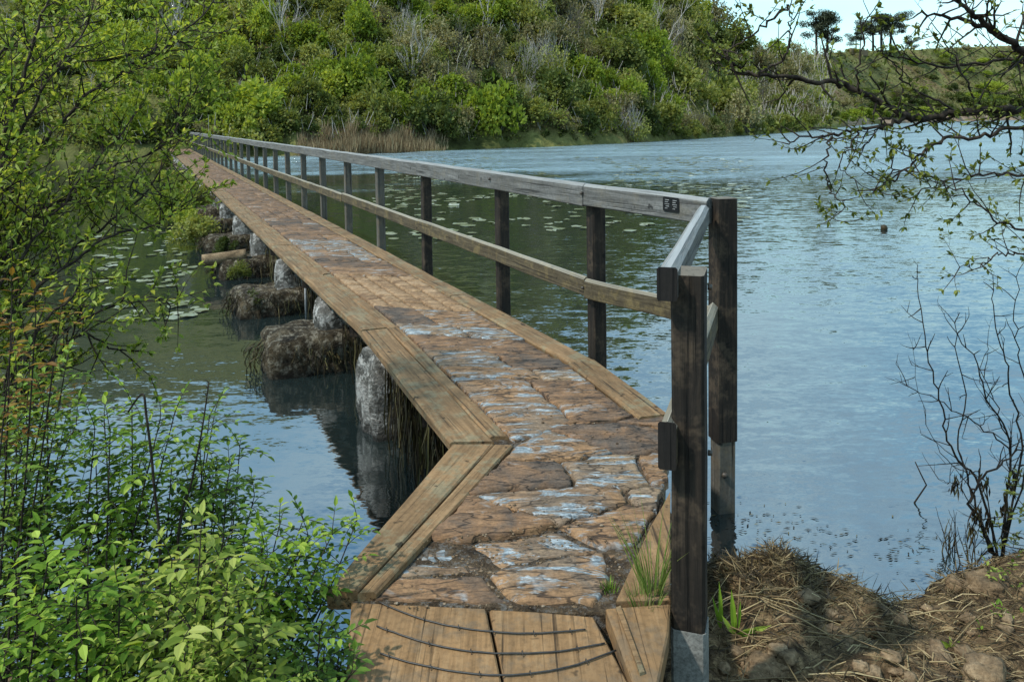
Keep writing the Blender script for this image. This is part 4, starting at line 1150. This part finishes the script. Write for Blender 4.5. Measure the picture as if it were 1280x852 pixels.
# grasses
def tuft(label, base, n, h, spread, lean=(0, 0), wdt=.006, mat='grass', name='grass_tuft'):
    mb = MB()
    for k in range(n):
        a = R.uniform(0, 6.28); r = spread*math.sqrt(R.random()); p = V((r*math.cos(a), r*math.sin(a), -.02))
        d = V((math.cos(a)*R.uniform(0, .45)+lean[0], math.sin(a)*R.uniform(0, .45)+lean[1], 1))
        mb.blade(p, d, h*R.uniform(.35, 1.1), wdt*R.uniform(.6, 1.3), V((math.cos(a), math.sin(a), 0))*R.uniform(.1, .6))
    return tag(mb.build(name, M[mat], None, base), label, 'grass')
tuft('tuft of green grass growing on the boards against the near post', V((.452, 2.60, .69)), 70, .33, .032, (-.02, .1), .0045)
tuft('small low grass growing at the foot of the near post', V((.415, 2.56, .69)), 60, .10, .05, (0, 0), .004)
tuft('long pale grass in the bottom left corner', V((-1.0, 1.55, .62)), 120, .42, .16, (.1, 0), .008)
tuft('green grass blades in the bottom left behind the pale grass', V((-.9, 1.85, .40)), 60, .5, .20, (.1, 0), .010, 'leafB')
tuft('tiny green tuft in the crack beside the side board', V((.315, 2.66, .69)), 40, .05, .03, (0, 0), .004, 'leafC')

# --- the near bank on the right: stones, straw, weed heap, sprouts
def bank_px(px, py, it=7):
    z = .25
    for k in range(it):
        p = P(px, py, z); z = bank_z(p.x, p.y)
    return V((p.x, p.y, z))
stones = [((R.uniform(900, 1275), R.uniform(760, 850)), R.uniform(.014, .045), None) for _ in range(16)] + [((961, 801), .028, 'pale round stone beside the green sprout'), ((1040, 765), .040, 'tan flat stone in the middle of the bank'), ((1035, 790), .034, None), ((920, 818), .035, 'pale cobble close to the foot of the near post'),
    ((1098, 795), .030, None), ((1175, 828), .055, 'brown stone half buried in straw near the bottom of the bank'), ((1230, 845), .075, 'big pale stone at the bottom right corner'), ((1145, 722), .16, 'big rounded brown stone at the water edge of the bank'),
    ((1010, 748), .045, 'tan block in the face of the weed heap'), ((1105, 765), .026, None), ((955, 846), .085, 'flat tan stone at the bottom edge of the bank'), ((1235, 738), .09, 'brown stone on the bank under the bare twigs'),
    ((1195, 735), .06, 'small brown stone right of the big rounded one'), ((1075, 838), .035, None), ((905, 838), .03, None), ((1060, 815), .03, None), ((1130, 770), .028, None), ((1160, 765), .026, None), ((1210, 775), .033, None), ((985, 775), .03, None), ((1255, 790), .035, None), ((1120, 830), .024, None)]
for i, ((px, py), r, lb) in enumerate(stones):
    r *= .72
    p = bank_px(px, py); mb = MB(); lump(mb, (0, 0, 0), (r*R.uniform(1, 1.5), r*R.uniform(.9, 1.2), r*R.uniform(.55, .8)), i*4.7+1, .34, 3.4, 0, 20, 14)
    o = mb.build('stone', M['soil'] if r > .10 else M['stone'], None, p + V((0, 0, r*.25)), R.uniform(0, 6))
    if lb: tag(o, lb, 'stone')
    else: tag(o, 'small tan stone lying among the straw on the bank', 'stone', 'small stones among the straw on the bank')
mb = MB()
for k in range(900):
    x, y = R.uniform(.72, 3.2), R.uniform(2.3, 4.0)
    ys_ = lerp_t(BANK, x)
    if y > ys_ - .02: continue
    p = V((x, y, bank_z(x, y) + R.uniform(.0, .03))); a = R.gauss(0, .7); ln = R.choice([.05, .08, .12, .2, .3])*R.uniform(.7, 1.2)
    d = V((math.cos(a), math.sin(a), 0)); e = p + d*ln; e.z = bank_z(e.x, e.y) + R.uniform(.0, .04); m_ = (p+e)/2 + V((0, 0, R.uniform(.0, .025)))
    m_.z = max(m_.z, bank_z(m_.x, m_.y)+.004)
    w_ = R.choice([.0016, .002, .003]); mb.tube([p, m_, e], w_, w_*.6, 4, 0, False)
tag(mb.build('straw', M['straw']), 'scattered dry straw and reed stalks over the bank', 'straw', kind='stuff')
mb = MB()
for k in range(15000):
    if k < 6000: x, y = R.gauss(1.10, .24), R.gauss(3.62, .22)
    else: x, y = R.uniform(.66, 3.3), R.uniform(2.2, 4.1)
    if y > lerp_t(BANK, x) + .03 or x < .66: continue
    p = V((x, y, bank_z(x, y) + R.uniform(-.005, .025)))
    d = V((R.uniform(-1, 1), R.uniform(-1, 1), R.uniform(-.35, .35)))
    mb.leaf(p, d, rv(), R.uniform(.03, .11), R.uniform(.003, .007), 0)
tag(mb.build('weed_litter', M['fibre']), 'matted dark dried waterweed heaped over the bank', 'dried weed', kind='stuff')
# bits floating by the shore
mb = MB()
for k in range(230):
    px = R.gauss(960, 70) if R.random() < .6 else R.uniform(1090, 1270); py = 650 + (px-890)*.16 + R.gauss(0, 16)
    if px < 888: continue
    p = P(px, py, .004)
    if p.y < lerp_t(BANK, p.x) + .03: continue
    mb.leaf(p, V((R.uniform(-1, 1), R.uniform(-.3, .3), 0)), V((R.uniform(-.2, .2), R.uniform(-.2, .2), 1)), R.uniform(.012, .05), R.uniform(.005, .012))
tag(mb.build('floating_debris', M['weed']), 'dark bits of leaf and twig floating at the water edge', 'debris', kind='stuff')
# sprouts
def sprout(label, base, leaves, dead=False, mat='leafB'):
    root = empty('sprout', base); tag(root, label, 'plant'); lf = MB()
    for d, ln, wd_ in leaves: 
        lf.leaf(V((0, 0, -.01)), V(d), V((R.uniform(-.3, .3), -1, .4)), ln, wd_, 0, False)
    lf.build('leaves', M[mat], root)
    if dead:
        mb = MB(); mb.tube([V((.01, 0, 0)), V((.015, .0, .12)), V((.022, 0, .22))], .003, .0015, 5); mb.build('dead_stalk', M['straw'], root)
sprout('young broad bladed sprout beside the near post with a dead stalk', bank_px(918, 790), [((-.05, 0, 1), .17, .026), ((.25, 0, 1), .13, .022), ((1, -.1, .28), .15, .028), ((-.5, 0, .8), .09, .02), ((.5, -.2, .2), .10, .024)], True)
sprout('upright narrow green sprout close against the near post', bank_px(901, 785), [((0, 0, 1), .19, .020), ((-.2, 0, 1), .14, .016)])
sprout('tiny bright green seedling in the straw', bank_px(1188, 808), [((-.7, 0, .7), .05, .022), ((.7, 0, .6), .05, .022), ((0, 0, 1), .05, .02)], False, 'leafA')
lush('low_shrub', 'bright green leafy plant at the right edge of the bank', gbase(2.25, 3.35), tops([(1265, 715), (1250, 745), (1240, 720), (1275, 760), (1290, 720)], 3.4), 'leafA', .035, .004, (.06, .10), .05, 2)
lush('low_shrub', 'low green plant sprouting at the lower right of the bank', gbase(2.02, 3.05), tops([(1240, 770), (1255, 800), (1270, 780), (1230, 800)], 3.1), 'leafB', .032, .004, (.05, .09), .05, 2)
lush('low_shrub', 'green leafed shoots among the bare twigs at the right edge', gbase(2.62, 3.75), tops([(1262, 610), (1275, 640), (1250, 660), (1285, 600), (1268, 680)], 3.9), 'leafW', .04, .004, (.05, .09), .05, 2, 'bark', .55)

# --- the overhanging tree on the right
bt = V((3.05, 3.35, .30)); T1 = V((2.95, 3.45, 1.5)); T2 = V((2.8, 3.6, 2.25)); T3 = V((2.75, 3.55, 2.8))
root_limbs = [([bt + V((0, 0, -.1)), bt + V((.03, .02, .6)), T1, T2, T3, V((2.6, 3.6, 3.3))], .075, 0)]
def RL(pts, d0, d1, r, frm, dens=1.): root_limbs.append((([frm] if frm else []) + px_limb(pts, d0, d1), r, dens))
RL([(1290, 139), (1235, 137), (1190, 141), (1150, 147), (1122, 142), (1095, 122), (1060, 108), (1025, 102), (985, 97), (945, 95), (922, 82), (905, 62)], 3.55, 3.3, .020, T2)
RL([(1130, 147), (1100, 160), (1070, 162), (1040, 168), (1010, 172), (982, 178)], 3.46, 3.3, .009, None)
RL([(1122, 142), (1105, 150), (1095, 165), (1075, 185)], 3.46, 3.4, .006, None)
RL([(1290, 62), (1262, 50), (1232, 27), (1205, 8), (1180, -15)], 3.5, 3.3, .021, T3, .25)
RL([(1262, 52), (1225, 32), (1185, 22), (1150, 15)], 3.5, 3.4, .014, None, .25)
RL([(1285, 158), (1230, 170), (1180, 175), (1152, 190), (1138, 206), (1118, 224), (1090, 240)], 3.5, 3.3, .010, T1 + V((0, 0, .6)), 1.1)
RL([(1285, 222), (1240, 218), (1190, 226), (1145, 215), (1112, 213)], 3.45, 3.3, .007, T1 + V((0, 0, .4)), .9)
RL([(1285, 285), (1250, 278), (1222, 258), (1195, 235), (1150, 236)], 3.4, 3.3, .006, T1 + V((0, 0, .2)), .8)
RL([(945, 95), (968, 82), (985, 62), (988, 30), (990, -5)], 3.3, 3.25, .007, None)
RL([(985, 8), (960, 28), (930, 50), (905, 70), (884, 82)], 3.28, 3.2, .006, None, 1.1)
RL([(1040, 168), (1034, 190), (1032, 220), (1040, 240), (1055, 254), (1040, 275)], 3.35, 3.3, .005, None, .9)
RL([(1075, 168), (1060, 185), (1055, 215), (1100, 240)], 3.35, 3.3, .004, None, .8)
RL([(1075, 115), (1072, 85), (1078, 50), (1085, 15)], 3.35, 3.3, .006, None, .6)
RL([(1290, 80), (1240, 78), (1180, 82), (1120, 72), (1095, 65)], 3.6, 3.4, .009, T2 + V((0, 0, .15)), .15)
RL([(1190, 140), (1160, 120), (1130, 100), (1120, 80), (1100, 60)], 3.5, 3.4, .006, None, .35)
RL([(1225, 137), (1205, 95), (1185, 60), (1160, 20)], 3.52, 3.4, .005, None, .3)
RL([(1290, 320), (1262, 318), (1240, 320), (1222, 335), (1195, 330)], 3.4, 3.3, .005, T1, .5)
tree = limb_shrub('overhanging_tree', 'dark branched tree at the right edge with opening buds hanging over the water', 'tree', bt, root_limbs, 'bark', 'leafW', .030, .95, (.10, .28), step=.055, lev=1, start=.22, simple=False)

# --- leafless twig shrub over the water at the lower right
bs = gbase(2.45, 3.95) ; bs.z -= .03
tw = []
def TW(pts, r, d=3.95): tw.append(([bs] + px_limb(pts, d, d-.15), r*.85, 0))
TW([(1240, 692), (1225, 655), (1212, 625), (1225, 600), (1262, 570), (1290, 560)], .013)
TW([(1225, 610), (1190, 560), (1175, 500), (1158, 430), (1148, 352)], .008); TW([(1215, 620), (1200, 560), (1205, 480), (1188, 395)], .007)
TW([(1262, 570), (1235, 500), (1215, 445), (1185, 400)], .007); TW([(1262, 572), (1225, 535), (1170, 500), (1125, 480)], .006)
TW([(1275, 560), (1262, 480), (1250, 420), (1238, 355)], .007); TW([(1285, 560), (1278, 470), (1270, 400), (1275, 330)], .006)
TW([(1212, 625), (1190, 605), (1172, 597)], .004); TW([(1230, 600), (1205, 590), (1165, 545), (1140, 440)], .004); TW([(1262, 575), (1250, 520), (1228, 470), (1236, 425)], .005)
limb_shrub('bare_shrub', 'leafless fan of dark twigs over the water at the right edge', 'shrub', bs, tw, 'bark', 'leafW', .03, 0., (.08, .22), step=.115, lev=1, start=.32)
# weed caught on it
mb = MB()
for px, py in ((1232, 600), (1222, 640), (1262, 605), (1270, 590), (1235, 650), (1214, 660), (1195, 600), (1255, 628)):
    c_ = PD(px, py, 3.88)
    for k in range(26): mb.leaf(c_ + V((R.gauss(0, .012), R.gauss(0, .01), R.gauss(0, .025))), V((R.uniform(-.4, .4), R.uniform(-.4, .4), -1)), rv(), R.uniform(.03, .07), .010)
tag(mb.build('caught_weed', M['weed']), 'dark strands of dead weed caught on the leafless twigs', 'dead weed', kind='stuff')
# broken forked stick in the water, weed sprigs at the margin, dark float far out
mb = MB(); a_ = P(1143, 628, 0); D_ = a_.y
mb.tube([a_ + V((0, 0, -.05)), PD(1143, 628, D_), PD(1158, 606, D_-.02), PD(1151, 592, D_-.03), PD(1144, 577, D_-.04)], .006, .003, 6)
tag(mb.build('broken_stick', M['bark']), 'broken crooked black stick poking out of the open water', 'stick')
for px, py, lb in ((1190, 690, 'left of two dark sprigs of weed standing in the water at the margin'), (1215, 705, 'right of two dark sprigs of weed standing in the water at the margin')):
    mb = MB(); p = P(px, py, 0)
    for k in range(7): grow_twigs(mb, V((R.uniform(-.06, .06), R.uniform(-.03, .03), -.02)), V((R.uniform(-.5, .5), 0, 1)), R.uniform(.08, .18), .004, 1, 0, .6, .2, 3)
    tag(mb.build('weed_sprig', M['weed'], None, p), lb, 'waterweed')
mb = MB(); lump(mb, (0, 0, .03), (.07, .07, .07), 3, .2, 2, 0, 12, 8)
tag(mb.build('floating_bud', M['weed'], None, P(1105, 287, 0)), 'small round dark bud floating far out on the open water', 'lily bud')
